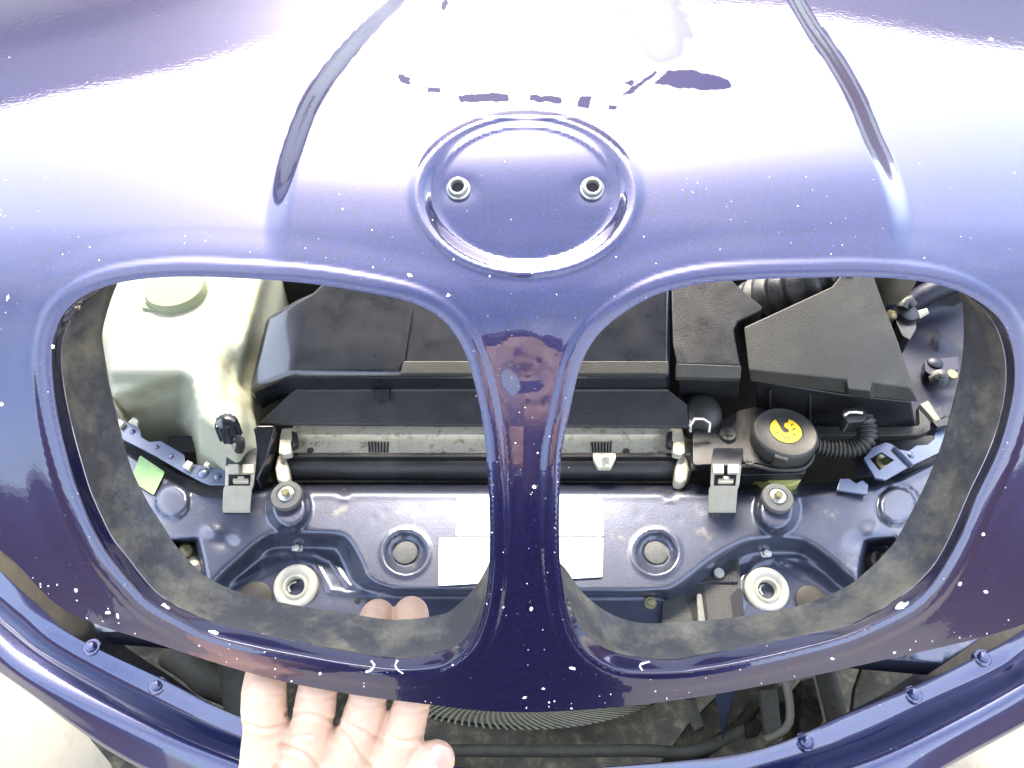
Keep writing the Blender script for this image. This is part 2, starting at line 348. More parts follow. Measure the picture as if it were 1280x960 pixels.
def cdt_sheet(outline, holes, sp, fine=None, finer=None):
    """pixel-domain triangulation"""
    outline = np.array(outline, float); xs0, ys0 = outline.min(0); xs1, ys1 = outline.max(0); pts = []
    def hexgrid(x0, y0, x1, y1, s):
        gx, gy = np.meshgrid(np.arange(x0, x1, s), np.arange(y0, y1, s * .87)); gx[1::2] += s / 2
        return np.stack([gx.ravel(), gy.ravel()], -1)
    if fine:
        fx0, fy0, fx1, fy1, fs = fine
        g1 = hexgrid(fx0, fy0, fx1, fy1, fs); g2 = hexgrid(xs0, ys0, xs1, ys1, sp)
        g2 = g2[~((g2[:, 0] > fx0 - sp / 2) & (g2[:, 0] < fx1 + sp / 2) & (g2[:, 1] > fy0 - sp / 2) & (g2[:, 1] < fy1 + sp / 2))]
        gr = np.vstack([g1, g2])
        if finer:
            a0, b0, a1, b1, s3 = finer; gr = gr[~((gr[:, 0] > a0 - 2) & (gr[:, 0] < a1 + 2) & (gr[:, 1] > b0 - 2) & (gr[:, 1] < b1 + 2))]; gr = np.vstack([gr, hexgrid(a0, b0, a1, b1, s3)])
    else: gr = hexgrid(xs0, ys0, xs1, ys1, sp)
    s_ = fs if fine else sp
    keep = inside(gr, outline) & (seg_dist(gr, outline) > s_ * .5)
    for h in holes: keep &= ~inside(gr, h) & (seg_dist(gr, h) > s_ * .45)
    gr = gr[keep]; loops = [outline] + [np.array(h) for h in holes]; vs = []; ed = []
    for L in loops:
        n0 = len(vs); vs += [Vector(q) for q in L]; ed += [(n0 + i, n0 + (i + 1) % len(L)) for i in range(len(L))]
    vs += [Vector(q) for q in gr]
    v2, e2, f2, _, _, _ = geometry.delaunay_2d_cdt(vs, ed, [], 0, 1e-4)
    v2 = np.array([tuple(v) for v in v2]); f2 = np.array([tuple(f) for f in f2]); c = v2[f2].mean(1)
    k = inside(c, outline)
    for h in holes: k &= ~inside(c, h)
    return v2, f2[k]
lip = smooth_open(LIP, 300)
out = np.vstack([lip, [(1610, 200), (1600, -60), (1580, -250)], [(x, -268) for x in range(1520, -250, -60)], [(-290, -250), (-320, -60), (-330, 200)]])
v2, f2 = cdt_sheet(out, [RINGS[0][0], RINGS[1][0]], 9, fine=(-40, -40, 1320, 900, 4.2), finer=(480, -30, 930, 145, 2.1))
P = skin(v2[:, 0], v2[:, 1])
faces = [tuple(int(i) for i in f) for f in f2]
verts = [tuple(p) for p in P]
def near(q): return [int(np.argmin((v2[:, 0] - x) ** 2 + (v2[:, 1] - y) ** 2)) for x, y in q]
def strip(idx0, pts, closed):
    n0 = len(verts); verts.extend(tuple(p) for p in pts); n = len(pts)
    for i in range(n if closed else n - 1):
        j = (i + 1) % n; faces.append((idx0[i], idx0[j], n0 + j, n0 + i))
    return list(range(n0, n0 + n))
nskin = len(verts)
EDGES = []
for a, b, c in RINGS:
    ia = near(a)
    PA = P[ia]; tB = bonnet_t(b[:, 0], b[:, 1]) ; PB = Wd(b[:, 0], b[:, 1], tB + .0105)
    PC = Wd(c[:, 0], c[:, 1], bonnet_t(c[:, 0], c[:, 1]) + .034)
    idx = ia
    for t in (.12, .3, .6, 1.0):
        m_ = a + (b - a) * (1 - (1 - t) ** 1.3); dep = bonnet_t(m_[:, 0], m_[:, 1]) + .0105 * t ** .8
        if t == 1.0: m_ = b
        idx = strip(idx, Wd(m_[:, 0], m_[:, 1], dep), True)
    EDGES.append((PB, PC, b, c))
il = near(lip); PL = P[il]
idx = il
for dz, dy in ((-.001, .0005), (-.0022, .002), (-.0025, .005), (-.001, .016)):
    idx = strip(idx, PL + np.array([0, dy, dz]), False)
me = mesh('outer_panel', verts, faces)
BON = thing('bonnet', (0, .45, CAMZ - .34), 'dark blue car bonnet with two empty grille openings and a round badge recess', 'car bonnet')
at = me.attributes.new('frost', 'FLOAT', 'POINT'); fr = np.full(len(verts), 99.); fr[:nskin] = sdf(v2, smooth_closed(FROST, 80)); at.data.foreach_set('value', fr)
at = me.attributes.new('flaked', 'FLOAT', 'POINT'); fk = np.full(len(verts), 99.); fk[:nskin] = np.min([sdf(v2, q) for q in FLAKED], 0); at.data.foreach_set('value', fk)
# consistent outward normals
bm = bmesh.new(); bm.from_mesh(me); bmesh.ops.recalc_face_normals(bm, faces=bm.faces)
if sum(f.normal.z for f in bm.faces) < 0: bmesh.ops.reverse_faces(bm, faces=bm.faces)
bm.to_mesh(me); bm.free()
panel = link('outer_panel', me, M['paint'], BON, sharp=0)
# shading normals taken from the skin itself, so that thin edge triangles do not show
gx_ = skin(v2[:, 0] + 1.2, v2[:, 1]) - skin(v2[:, 0] - 1.2, v2[:, 1]); gy_ = skin(v2[:, 0], v2[:, 1] - 1.2) - skin(v2[:, 0], v2[:, 1] + 1.2)
nn_ = np.cross(gx_, gy_); nn_ /= np.linalg.norm(nn_, axis=1)[:, None]
me.update(); vn = np.empty(len(me.vertices) * 3, dtype=np.float32); me.vertices.foreach_get('normal', vn); vn = vn.reshape(-1, 3); vn[:nskin] = nn_
me.normals_split_custom_set_from_vertices([tuple(map(float, q)) for q in vn])
# inner collars of the openings
for PB, PC, b, c in EDGES:
    n = len(PB); v = []; f = []
    for k in range(7):
        t = k / 6; Q = PB + (PC - PB) * t; cen = Q.mean(0); bulge = math.sin(t * math.pi) * .0015
        Q = Q + (Q - cen) / np.linalg.norm(Q - cen, axis=1)[:, None] * bulge
        if k == 0: Q = Q + np.array([0, .0004, -.0004])
        v.append(Q)
    back = PC + (PC - PC.mean(0)) * .018 + np.array([0, .002, -.003]); v.append(back)
    back2 = PB + (PB - PB.mean(0)) * .02 + np.array([0, .006, -.004]); v.append(back2)
    for k in range(8):
        for i in range(n): f.append((k * n + i, k * n + (i + 1) % n, (k + 1) * n + (i + 1) % n, (k + 1) * n + i))
    link('grille_collar', fixn(mesh('grille_collar', np.vstack(v), f)), M['collar'], BON, sharp=50)
# badge bushings
def skin_frame(px, py):
    p0 = skin(px, py); dx = skin(px + 4, py) - p0; dy = skin(px, py - 4) - p0
    x = V(dx).normalized(); n = V(dx).cross(V(dy)).normalized(); return V(p0), n, x
M['zinc'] = mat('dull_zinc', (.45, .44, .40), rough=.35, metal=.8, noise=.25, nscale=200, dirt=(.2, .16, .1), dirtamt=.2, dscale=200)
M['void'] = mat('hole_shade', (.01, .01, .012), rough=.8)  # near-black colour stands in for the shade inside holes, slots and pockets
for hx, hy in ((573, 237), (740, 237)):
    c, n, x = skin_frame(hx, hy)
    b = B().lathe(c, n, [(.0049, -.001), (.0050, .0003), (.0046, .0012), (.0041, .0015), (.0039, .0032), (.0034, .0038), (.0028, .0038), (.0025, .0032), (.0025, -.0006)], 32, cap=False)
    gm = b.build('badge_grommet', M['zinc'], BON, sharp=50)
    h = B().lathe(c + n * .0008, n, [(.0025, 0), (.0001, -.0001)], 16, cap=False).build('hole', M['void'], gm, smooth=False)
# chipped spots down to white filler
def patch(name, poly, lift=.00025, matl=None):
    c = np.mean(poly, 0); q = skin(np.array(poly)[:, 0], np.array(poly)[:, 1], lift); cc = skin(c[0], c[1], lift)
    n = len(poly); me = mesh(name, [cc] + list(q), [(0, 1 + (i + 1) % n, 1 + i) for i in range(n)])
    return link(name, me, matl or M['filler'], BON, sharp=0)
def blob(cx, cy, rx, ry, a=0, n=13, j=.42):
    o = []; rx *= .62; ry *= .62
    for k in range(n):
        t = 2 * math.pi * k / n; r = 1 + random.uniform(-j, j); x, y = rx * r * math.cos(t), ry * r * math.sin(t)
        o.append((cx + x * math.cos(a) - y * math.sin(a), cy + x * math.sin(a) + y * math.cos(a)))
    return o
for q in ((66,433,4,5,0),(10,372,2.5,6,.3),(2,505,4,4,0),(95,738,3.5,3.5,0),(135,766,5,3.5,0),(147,770,2.5,5,0),(207,758,11,4,.6),(267,790,8,5,.2),(1128,757,12,7,-.3),(1040,823,4,3,0),(1046,818,0,0,0),(656,872,4.5,3,0),(679,861,3,2.5,0),(664,761,3.5,3.5,0),(668,608,4,3.5,.2),(716,835,6,3,.3),(512,344,4,3,.3),(560,369,4,2.5,-.4),(1232,740,4,3,0),(1118,816,3,2.5,0),(1238,49,5,3,0),(400,842,3,3,0),(1229,668,3,3,0),(629,759,2,2,0),(1200,730,3,4,.2),(672,566,2,2,0),(665,340,2,2,0),(612,345,1.6,2,0)):
    if q[2]: patch('paint_chip', blob(*q))
for tr in ([(464,826),(468,832),(463,838),(457,840)], [(497,825),(494,832),(498,838),(504,842)], [(812,827),(800,831),(803,838)]):
    tr = smooth_open(tr, 8); d = np.gradient(tr, axis=0); nn = np.stack([-d[:, 1], d[:, 0]], -1) / np.linalg.norm(d, axis=1)[:, None]
    wd = np.array([random.uniform(.7, 1.8) for _ in tr])[:, None]
    a, b = skin(*(tr + nn * wd).T, .0003), skin(*(tr - nn * wd).T, .0003)
    link('paint_crack', mesh('paint_crack', list(a) + list(b), [(i, i + 1, i + 9, i + 8) for i in range(7)]), M['filler'], BON, sharp=0)
# small stone chips strewn along the lower lip, the opening rims and the centre bar
cv = []; cf = []
def tiny(x, y, r):
    q = np.array(blob(x, y, r, r * random.uniform(.5, 1), random.uniform(0, 3), 7, .4)); P_ = skin(q[:, 0], q[:, 1], .0002); n_ = len(cv); cv.extend(P_); cf.append(tuple(range(n_ + len(q) - 1, n_ - 1, -1)))
for _ in range(46):
    k = random.randrange(60, 240); x, y = lip[k]; tiny(x, y - abs(random.gauss(0, 9)) - 2.5, random.uniform(.8, 2.4))
for a, b, c in RINGS:
    for _ in range(24):
        k = random.randrange(len(a)); x, y = a[k]; cx_, cy_ = a.mean(0); L_ = math.hypot(x - cx_, y - cy_); d_ = random.uniform(2, 9)
        if y > 470: tiny(x + (x - cx_) / L_ * d_, y + (y - cy_) / L_ * d_, random.uniform(.7, 1.9))
for _ in range(24): tiny(random.gauss(655, 22), random.uniform(480, 870), random.uniform(.6, 1.5))
for _ in range(36): tiny(random.uniform(0, 1280), random.uniform(200, 335), random.uniform(.6, 1.6))
tag(link('stone_chips', mesh('stone_chips', cv, cf), M['filler'], BON, sharp=0), kind='stuff')
# ------------------------------------------------------------------ bumper
G0 = [(-150,560,.66),(0,712,.60),(49,757,.58),(97,797,.57),(210,851,.55),(304,896,.54),(450,940,.53),(640,962,.525),(850,950,.53),(958,933,.54),(1057,892,.55),(1155,851,.56),(1225,818,.57),(1280,786,.58),(1430,680,.63)]
G1 = [(-190,590,.655),(-22,730,.60),(22,768,.585),(75,808,.57),(190,870,.55),(295,919,.54),(440,967,.53),(640,992,.522),(850,980,.53),(965,952,.54),(1065,921,.55),(1165,875,.56),(1245,838,.57),(1293,806,.58),(1450,700,.63)]
G2 = [(-205,598,.662),(-34,740,.607),(10,780,.59),(65,822,.575),(182,884,.555),(290,932,.545),(438,981,.535),(640,1006,.527),(852,994,.535),(970,965,.545),(1072,934,.555),(1172,889,.565),(1253,850,.575),(1301,816,.585),(1460,712,.635)]
G3 = [(-225,615,.655),(-60,758,.595),(-15,800,.578),(40,845,.563),(165,908,.543),(280,955,.533),(432,1005,.523),(640,1030,.517),(855,1018,.523),(980,988,.532),(1088,958,.54),(1190,912,.55),(1272,868,.562),(1322,832,.573),(1480,730,.625)]
G4 = [(-260,670,.655),(-100,800,.59),(-50,840,.572),(10,890,.555),(135,955,.535),(260,1005,.525),(425,1055,.515),(640,1082,.51),(858,1070,.515),(1000,1040,.523),(1120,1005,.533),(1230,945,.542),(1310,900,.555),(1360,860,.565),(1520,760,.618)]
G5 = [(-275,730,.70),(-120,845,.63),(-70,885,.61),(-10,930,.59),(105,990,.57),(235,1050,.56),(420,1105,.55),(640,1135,.545),(860,1122,.55),(1015,1095,.56),(1150,1045,.57),(1262,985,.58),(1345,930,.59),(1400,885,.60),(1560,780,.66)]
G4[2:5] = [(-20, 832, .572), (42, 868, .557), (150, 935, .54)]
G4 = [(-230,650,.66),(-75,775,.60),(-25,822,.582),(36,866,.566),(152,948,.548),(290,1010,.535),(425,1055,.52),(640,1082,.515),(858,1070,.52),(1010,1040,.528),(1110,1000,.54),(1200,950,.553),(1288,902,.566),(1345,862,.578),(1500,755,.625)]
rows = []
for G in (G0, G1, G2, G3, G4):
    q = smooth_open(np.array(G) * np.array([1, 1, 1000]), 0); q = resample_idx = q; q[:, 2] /= 1000; rows.append(Wd(q[:, 0], q[:, 1], q[:, 2]))
def loft(rows, sub=None):
    n = len(rows[0]); v = np.vstack(rows); f = [(k * n + i, k * n + i + 1, (k + 1) * n + i + 1, (k + 1) * n + i) for k in range(len(rows) - 1) for i in range(n - 1)]
    return v, f
BUM = thing('bumper', rows[3].mean(0) - np.array([0, 0, .25]), 'dark blue painted front bumper below the bonnet, with a riveted top flange', 'bumper')
def dense_rows(rs, n):
    arr = np.array(rs); ts = np.linspace(0, len(rs) - 1, n); o = []
    pad = np.concatenate([[2 * arr[0] - arr[1]], arr, [2 * arr[-1] - arr[-2]]])
    for t in ts:
        i = min(int(t), len(rs) - 2); u = t - i; a, b, c, d = pad[i:i + 4]
        o.append(.5 * (2 * b + (c - a) * u + (2 * a - 5 * b + 4 * c - d) * u * u + (3 * b - a - 3 * c + d) * u ** 3))
    return o
cov = dense_rows(rows[2:], 16)
base = cov[-1]; outv = base - base.mean(0); outv[:, 2] = 0; outv /= np.linalg.norm(outv, axis=1)[:, None]
cov += [base + np.array([0, .004, -.02]), base + np.array([0, .012, -.06]), base + np.array([0, .05, -.14]), base + np.array([0, .09, -.22])]
lipr = [rows[0] + np.array([0, .0, -.006]), rows[0] + np.array([0, 0, -.0012]), rows[0] + np.array([0, -.0008, 0])] + [rows[0] + (rows[1] - rows[0]) * t for t in (.15, .5, .85, 1)]
lipr += [rows[1] + (rows[2] - rows[1]) * .35 + np.array([0, 0, -.0035]), rows[2] + np.array([0, 0, -.001])]
v, f = loft(lipr + cov[1:])
me = mesh('cover', v, f); bm = bmesh.new(); bm.from_mesh(me); bmesh.ops.recalc_face_normals(bm, faces=bm.faces)
if sum(q.normal.z for q in bm.faces) < 0: bmesh.ops.reverse_faces(bm, faces=bm.faces)
bm.to_mesh(me); bm.free()
link('cover', me, M['bumper'], BUM, sharp=60)
for px, py in ((115, 809), (197, 857), (1228, 822), (1142, 868), (1006, 927)):
    j = np.argmin(np.hypot(*(np.array([(a[0], a[1]) for a in G0]) - (px, py)).T)); dep = np.interp(px, [g_[0] for g_ in G0], [g_[2] for g_ in G0]) - .0005
    c = Wd(px, py, dep); nrm = Vector((0, -.05, 1))
    r = B().lathe(c, nrm, [(.0064, -.004), (.0064, .0005), (.0058, .0010), (.0044, .0010), (.0040, .0024), (.0026, .0031), (.0010, .0033)], 24).build('rivet', M['bumper'], BUM, sharp=40)
# ------------------------------------------------------------------ front cross panel under the bonnet
M['plastic'] = mat('black_plastic', (.009, .0095, .011), rough=.42, noise=.25, nscale=35, dirt=(.022, .022, .020), dirtamt=.25, dscale=18, bump=.35, bscale=900, rvar=.1)
M['plastic_warm'] = mat('weathered_black_plastic', (.022, .022, .019), rough=.5, noise=.25, nscale=30, dirt=(.042, .040, .032), dirtamt=.3, dscale=22, bump=.4, bscale=900)
M['gloss_plastic'] = mat('smooth_black_plastic', (.007, .009, .014), rough=.3, coat=.6, coatr=.08, noise=.05, nscale=40, bump=.12, bscale=700, rvar=.05)
M['rubber'] = mat('grey_rubber', (.085, .085, .08), rough=.75, noise=.2, nscale=150, bump=.3)
M['alu'] = mat('dusty_aluminium', (.52, .48, .37), rough=.5, metal=.25, noise=.12, nscale=60, dirt=(.16, .12, .07), dirtamt=.32, dscale=110, bump=.4, bscale=400)
M['tank'] = mat('milky_plastic', (.30, .305, .225), rough=.5, spec=.3, noise=.05, nscale=20, dirt=(.18, .16, .07), dirtamt=.3, dscale=12, sss=.2)
M['cap'] = mat('pale_green_cap', (.19, .21, .13), rough=.7, spec=.15, noise=.06, nscale=40, bump=.2)
M['ring'] = mat('cream_plastic', (.38, .355, .27), rough=.45, noise=.1, nscale=120, dirt=(.35, .3, .2), dirtamt=.15, dscale=90)
M['sticker'] = mat('white_label_paper', (.85, .85, .83), rough=.45)
M['green'] = mat('green_label', (.19, .33, .12), rough=.5, noise=.15, nscale=90)
M['yellow'] = mat('yellow_label', (.55, .36, .008), rough=.5, noise=.06, nscale=300)
M['fluid'] = mat('yellowed_tank_plastic', (.30, .30, .09), rough=.4, noise=.15, nscale=60)
M['bolt'] = mat('old_brassy_bolt', (.20, .18, .10), rough=.45, metal=.7, noise=.25, nscale=300)
M['grime'] = mat('oily_dirty_metal', (.048, .042, .026), rough=.8, noise=.5, nscale=30, dirt=(.13, .105, .06), dirtamt=.35, dscale=60, bump=1, bscale=160)
M['dark'] = mat('dark_underside', (.012, .012, .013), rough=.7, noise=.3, nscale=20)
M['pipe'] = mat('dusty_grey_pipe', (.16, .16, .125), rough=.6, noise=.3, nscale=60, dirt=(.12, .1, .06), dirtamt=.3, dscale=60, bump=.5)
M['brown'] = mat('brown_rubber', (.030, .024, .014), rough=.55, noise=.3, nscale=60)
ZS = .77
UB = [(215,775),(262,726),(300,690),(322,672),(345,663),(420,664),(440,676),(453,700),(463,722),(485,733),(520,736),(760,738),(826,736),(850,725),(885,698),(915,680),(945,670),(1000,670),(1030,686),(1060,712),(1082,735),(1150,840),(1100,1000),(215,1000)]
UB = np.vstack([smooth_open(UB[:22], 160), [(1100, 1000), (215, 1000)]])
REAR = smooth_open([(90,500),(150,541),(191,572),(227,594),(262,606),(300,605),(345,603),(600,603),(860,604),(960,606),(1015,605),(1060,600),(1107,592),(1137,578),(1180,556),(1260,520)], 240)
RIDGE = [[(268,731),(325,695),(345,690),(392,691),(415,701),(428,722),(436,733),(452,736)], [(283,733),(366,694)], [(296,738),(350,706),(375,700),(395,705),(405,722),(412,738),(438,742),(600,743)],
         [(838,752),(870,729),(905,706),(935,697),(1000,697),(1035,712),(1070,738)], [(972,703),(1040,745)], [(926,760),(930,722),(945,704),(965,699),(990,706),(1040,742)], [(700,742),(800,742),(826,744)]]
def slam_rise(p):
    h = np.zeros(len(p)); s = -sdf(p, UB)
    wid = np.interp(p[:, 0], [215, 440, 480, 820, 850, 1100], [25, 24, 9, 9, 24, 26])
    h -= .024 * sstep(0, 1, s / wid)
    for r in RIDGE: h += .0016 * np.exp(-(seg_dist(p, r, False) / 2.2) ** 2)
    dr = seg_dist(p, REAR, False); h -= .018 * (1 - sstep(0, 15, dr)); h += .0004 * np.exp(-((dr - 16) / 4) ** 2)
    for cx in (507, 820):
        e = ell(p, cx, 691, 1, .97); h -= .007 * (1 - sstep(19, 28, e)); h += .0014 * np.exp(-((e - 29) / 2.5) ** 2); h += .0022 * np.exp(-((e - 20) / 2) ** 2)
    for cx, cy in ((361, 634), (971, 637)):
        e = ell(p, cx, cy, 27, 31); h += .017 * (1 - sstep(.72, 1.08, e))
    e = ell(p, 215, 626, 22, 22); h += .004 * (1 - sstep(.86, 1.02, e))
    e = ell(p, 1122, 632, 24, 24); h += .004 * (1 - sstep(.86, 1.02, e)); h -= .0015 * np.exp(-((e - 1.05) / .07) ** 2)
    for cx, sg in ((268, 1), (1092, -1)):
        u = (p[:, 0] - cx) * sg; v_ = p[:, 1] - 664
        h += .0016 * np.exp(-(((u + v_ * .5) / 12) ** 2 + ((v_ - u * .35) / 9) ** 2)) - .0018 * np.exp(-(((u - 14) / 14) ** 2 + ((v_ - 14) / 9) ** 2))
    for q in ([(214,676),(246,674),(252,700),(262,752),(214,752)], [(1082,676),(1118,672),(1124,752),(1070,752),(1076,700)]):
        h -= .035 * (1 - sstep(-9, 3, sdf(p, q)))
    for cx, cy in ((430, 615), (837, 617)):
        h -= .003 * np.exp(-(ell(p, cx, cy, 6, 6)) ** 2); h += .0012 * np.exp(-(ell(p, cx, cy + 8, 6, 3)) ** 2)
    for cx, cy in ((467, 648), (525, 637), (848, 650), (798, 643), (335, 742), (413, 748), (431, 751), (563, 744), (480, 640)):
        h -= .00018 * np.exp(-(ell(p, cx, cy, 5, 5)) ** 2)
    h += .0002 * np.sin(p[:, 0] / 31) * np.sin(p[:, 1] / 23 + 1)
    return h
def slam(px, py, extra=0.):
    p = np.stack([np.asarray(px, float), np.asarray(py, float)], -1); q = p.reshape(-1, 2)
    return Wz(q[:, 0], q[:, 1], ZS + slam_rise(q) + extra).reshape(p.shape[:-1] + (3,))
outl = np.vstack([REAR, [(1330, 640), (1280, 760), (1180, 830), (1000, 815), (640, 805), (300, 805), (120, 790), (30, 640)]])
v2s, f2s = cdt_sheet(outl, [], 12, fine=(130, 520, 1200, 790, 3.6))
Ps = slam(v2s[:, 0], v2s[:, 1]); vs_ = [tuple(q) for q in Ps]; fs_ = [tuple(int(i) for i in q) for q in f2s]
ri = [int(np.argmin((v2s[:, 0] - x) ** 2 + (v2s[:, 1] - y) ** 2)) for x, y in outl]
n0 = len(vs_)
for k, i in enumerate(ri): q = Ps[i] + np.array([0, .002, -.03]); vs_.append(tuple(q))
for k in range(len(ri)):
    j = (k + 1) % len(ri); fs_.append((ri[k], ri[j], n0 + j, n0 + k))
me = mesh('pressed_panel', vs_, fs_); bm = bmesh.new(); bm.from_mesh(me); bmesh.ops.recalc_face_normals(bm, faces=bm.faces)
if sum(f.normal.z for f in bm.faces) < 0: bmesh.ops.reverse_faces(bm, faces=bm.faces)
bm.to_mesh(me); bm.free()
SLAM = thing('front_cross_panel', (0, .3, .70), 'dark blue pressed steel cross panel seen through both kidney openings', 'body panel')
link('pressed_panel', me, M['inner_paint'], SLAM, sharp=0)
def disc(c, n, r, h, name, m, parent, seg=28, **k):
    return B().lathe(c, n, [(r, 0), (r, h * .7), (r * .93, h)], seg).build(name, m, parent, **k)
for cx, cy in ((507, 691), (820, 691)):
    c = slam(cx, cy, .0015); disc(c, (0, -.1, 1), .0100, .0012, 'rubber_plug', M['rubber'], SLAM)
for cx, cy in ((430, 614), (837, 616), (447, 751)):
    disc(slam(cx, cy, .0006), (0, -.25, 1), .0028, .0003, 'hole', M['void'], SLAM, 12)  # flat black discs painted for the shade of small holes
for (cx, cy), mm in (((372, 686), 'zinc'), ((957, 692), 'zinc'), ((813, 754), 'bolt')):
    c = slam(cx, cy, .0); r = .0052
    s = disc(c, (0, -.25, 1), r, .0016, 'screw', M[mm], SLAM)
    B().lathe(V(c) + Vector((0, 0, .0014)), (0, -.25, 1), [(r * .55, 0), (r * .55, .0028), (r * .4, .0032)], 6).build('screw_head', M[mm], s, smooth=False)
disc(slam(318, 750, .001), (0, -.2, 1), .015, .002, 'brown_plug', M['brown'], SLAM)
disc(slam(1014, 752, .001), (0, -.2, 1), .013, .002, 'brown_plug', M['brown'], SLAM)
# flanges with notches on both sides
def pxprism(pts, z, dz=-.002, zs=None):
    top = [Wz(a, b, zs[i] if zs else z) for i, (a, b) in enumerate(pts)]; return B().prism(top, (0, 0, dz))
fl = [(140,522),(149,526),(156,527),(166,528),(173,533),(176,539),(177,546),(187,552),(201,551),(215,559),(230,568),(231,577),(242,580),(264,583),(282,588),(282,606),(262,606),(251,602),(227,589),(191,568),(153,549),(138,538)]
M['flange_paint'] = mat('pale_blue_flange_paint', (.075, .095, .15), rough=.35, metal=.4, coat=.5, coatr=.15, noise=.12)
pxprism(fl, .782, -.0022).build('side_flange', M['flange_paint'], SLAM, bevel=.0006)
for cx, cy, r in ((166, 540, 4.5), (196, 559, 4), (214, 571, 4), (254, 592, 9), (272, 596, 6)):
    B().lathe(Wz(cx, cy, .7818), (0, 0, 1), [(r * .00062, 0), (r * .00055, .0010), (r * .0003, .0017), (.0001, .0019)], 16).build('pressed_dimple', M['flange_paint'], SLAM, sharp=0)
for q in ([(144,528),(149,523),(156,527),(150,534)], [(228,583),(234,575),(241,578),(236,587)], [(254,581),(258,576),(263,579),(260,583)], [(160,527),(167,521),(173,525),(171,531)]):
    pxprism(q, .786, -.004).build('metal_clip', M['alu'], SLAM, bevel=.0005)
fr_ = [(1080,573),(1092,559),(1107,553),(1114,555),(1124,562),(1136,564),(1146,557),(1160,556),(1168,549),(1169,541),(1181,535),(1195,525),(1215,530),(1200,552),(1177,564),(1137,583),(1107,600),(1094,597)]
hole = [(1087,573),(1102,565),(1118,575),(1099,588)]
# bracket plate with a real square hole, triangulated
v2h, f2h = cdt_sheet(fr_, [hole], 6); top = Wz(v2h[:, 0], v2h[:, 1], .782); nv = len(top)
bmv = list(top) + list(top + np.array([0, 0, -.0025])); bf = [tuple(map(int, f)) for f in f2h] + [tuple(int(i) + nv for i in f[::-1]) for f in f2h]
from collections import Counter
cnt = Counter(tuple(sorted((int(f[i]), int(f[(i + 1) % 3])))) for f in f2h for i in range(3))
bf += [(a, b, b + nv, a + nv) for (a, b), c_ in cnt.items() if c_ == 1]
link('side_flange', fixn(mesh('side_flange', bmv, bf)), M['flange_paint'], SLAM, sharp=40)
B().tube([Wz(1117, 560, .783), Wz(1140, 583, .783)], .0022, 8).build('flange_crease', M['flange_paint'], SLAM)
B().lathe(Wz(1139, 569, .782), (0, 0, 1), [(.003, 0), (.0026, .001), (.0001, .0018)], 16).build('pressed_dimple', M['flange_paint'], SLAM)
B().lathe(Wz(1101, 578, .764), (.3, -.4, 1), [(.007, 0), (.007, .003), (.0035, .004), (.0035, .011), (.003, .012)], 18).build('bracket_bolt', M['bolt'], SLAM)
pxprism([(1046,612),(1050,598),(1062,598),(1070,604),(1078,600),(1086,606),(1084,618)], .776, -.003).build('bracket_tab', M['flange_paint'], SLAM, bevel=.0006)
# stickers
def sticker(pts, m, name, lab, cat='label', group=None, z=.0008):
    pts = smooth_round(pts, 2.2); c = np.mean(pts, 0); q = slam(pts[:, 0], pts[:, 1]); q[:, 2] = ZS + z; q = Wz(pts[:, 0], pts[:, 1], ZS + z + .0006)
    o = B().prism(q, (0, 0, -.0005)).build(name, m, None, smooth=False); rebase(o); return tag(o, lab, cat, group)
def smooth_round(pts, r):
    pts = np.array(pts, float); o = []; n = len(pts)
    for i in range(n):
        a, b, c = pts[i - 1], pts[i], pts[(i + 1) % n]; u = (a - b) / np.linalg.norm(a - b); w_ = (c - b) / np.linalg.norm(c - b)
        for t in (0, .25, .5, .75, 1): o.append((1 - t) ** 2 * (b + u * r) + 2 * t * (1 - t) * b + t * t * (b + w_ * r))
    return np.array(o)
sticker([(571, 621), (753, 622), (754, 670), (570, 670)], M['sticker'], 'warning_label', 'upper of two blank white labels on the blue cross panel, behind the centre bar')
sticker([(549, 672), (754, 672), (753, 721), (548, 732)], M['sticker'], 'warning_label', 'lower and wider of two blank white labels stuck to the blue cross panel')
sticker([(175, 569), (206, 590), (192, 619), (163, 600)], M['green'], 'inspection_label', 'small lime green label at the left end of the blue cross panel', z=.0022)
# bump stops
def bump_stop(cx, cy, z, lab):
    c = Wz(cx, cy, z); t = thing('bump_stop', c - np.array([0, 0, .004]), lab, 'bump stop', 'bonnet bump stops on the cross panel')
    ax = (0, -.12, 1)
    B().lathe(c - np.array([0, 0, .004]), ax, [(.0128, 0), (.0133, .003), (.0133, .0065), (.0126, .0078), (.0085, .0080), (.0080, .0072), (.0062, .0072)], 40).build('rubber_pad', M['rubber'], t, sharp=50)
    B().lathe(c + np.array([0, 0, .003]), ax, [(.0066, 0), (.0066, .0012), (.0060, .0016)], 28).build('washer', M['zinc'], t)
    B().lathe(c + np.array([0, 0, .004]), ax, [(.0036, 0), (.0036, .0036), (.0030, .0042), (.0012, .0042)], 6).build('bolt_head', M['bolt'], t, smooth=False)
bump_stop(359, 620, ZS + .020, 'left grey rubber bump stop with centre bolt, beside the left black latch')
bump_stop(971, 623, ZS + .020, 'right grey rubber bump stop with centre bolt, below the yellow-marked cap')
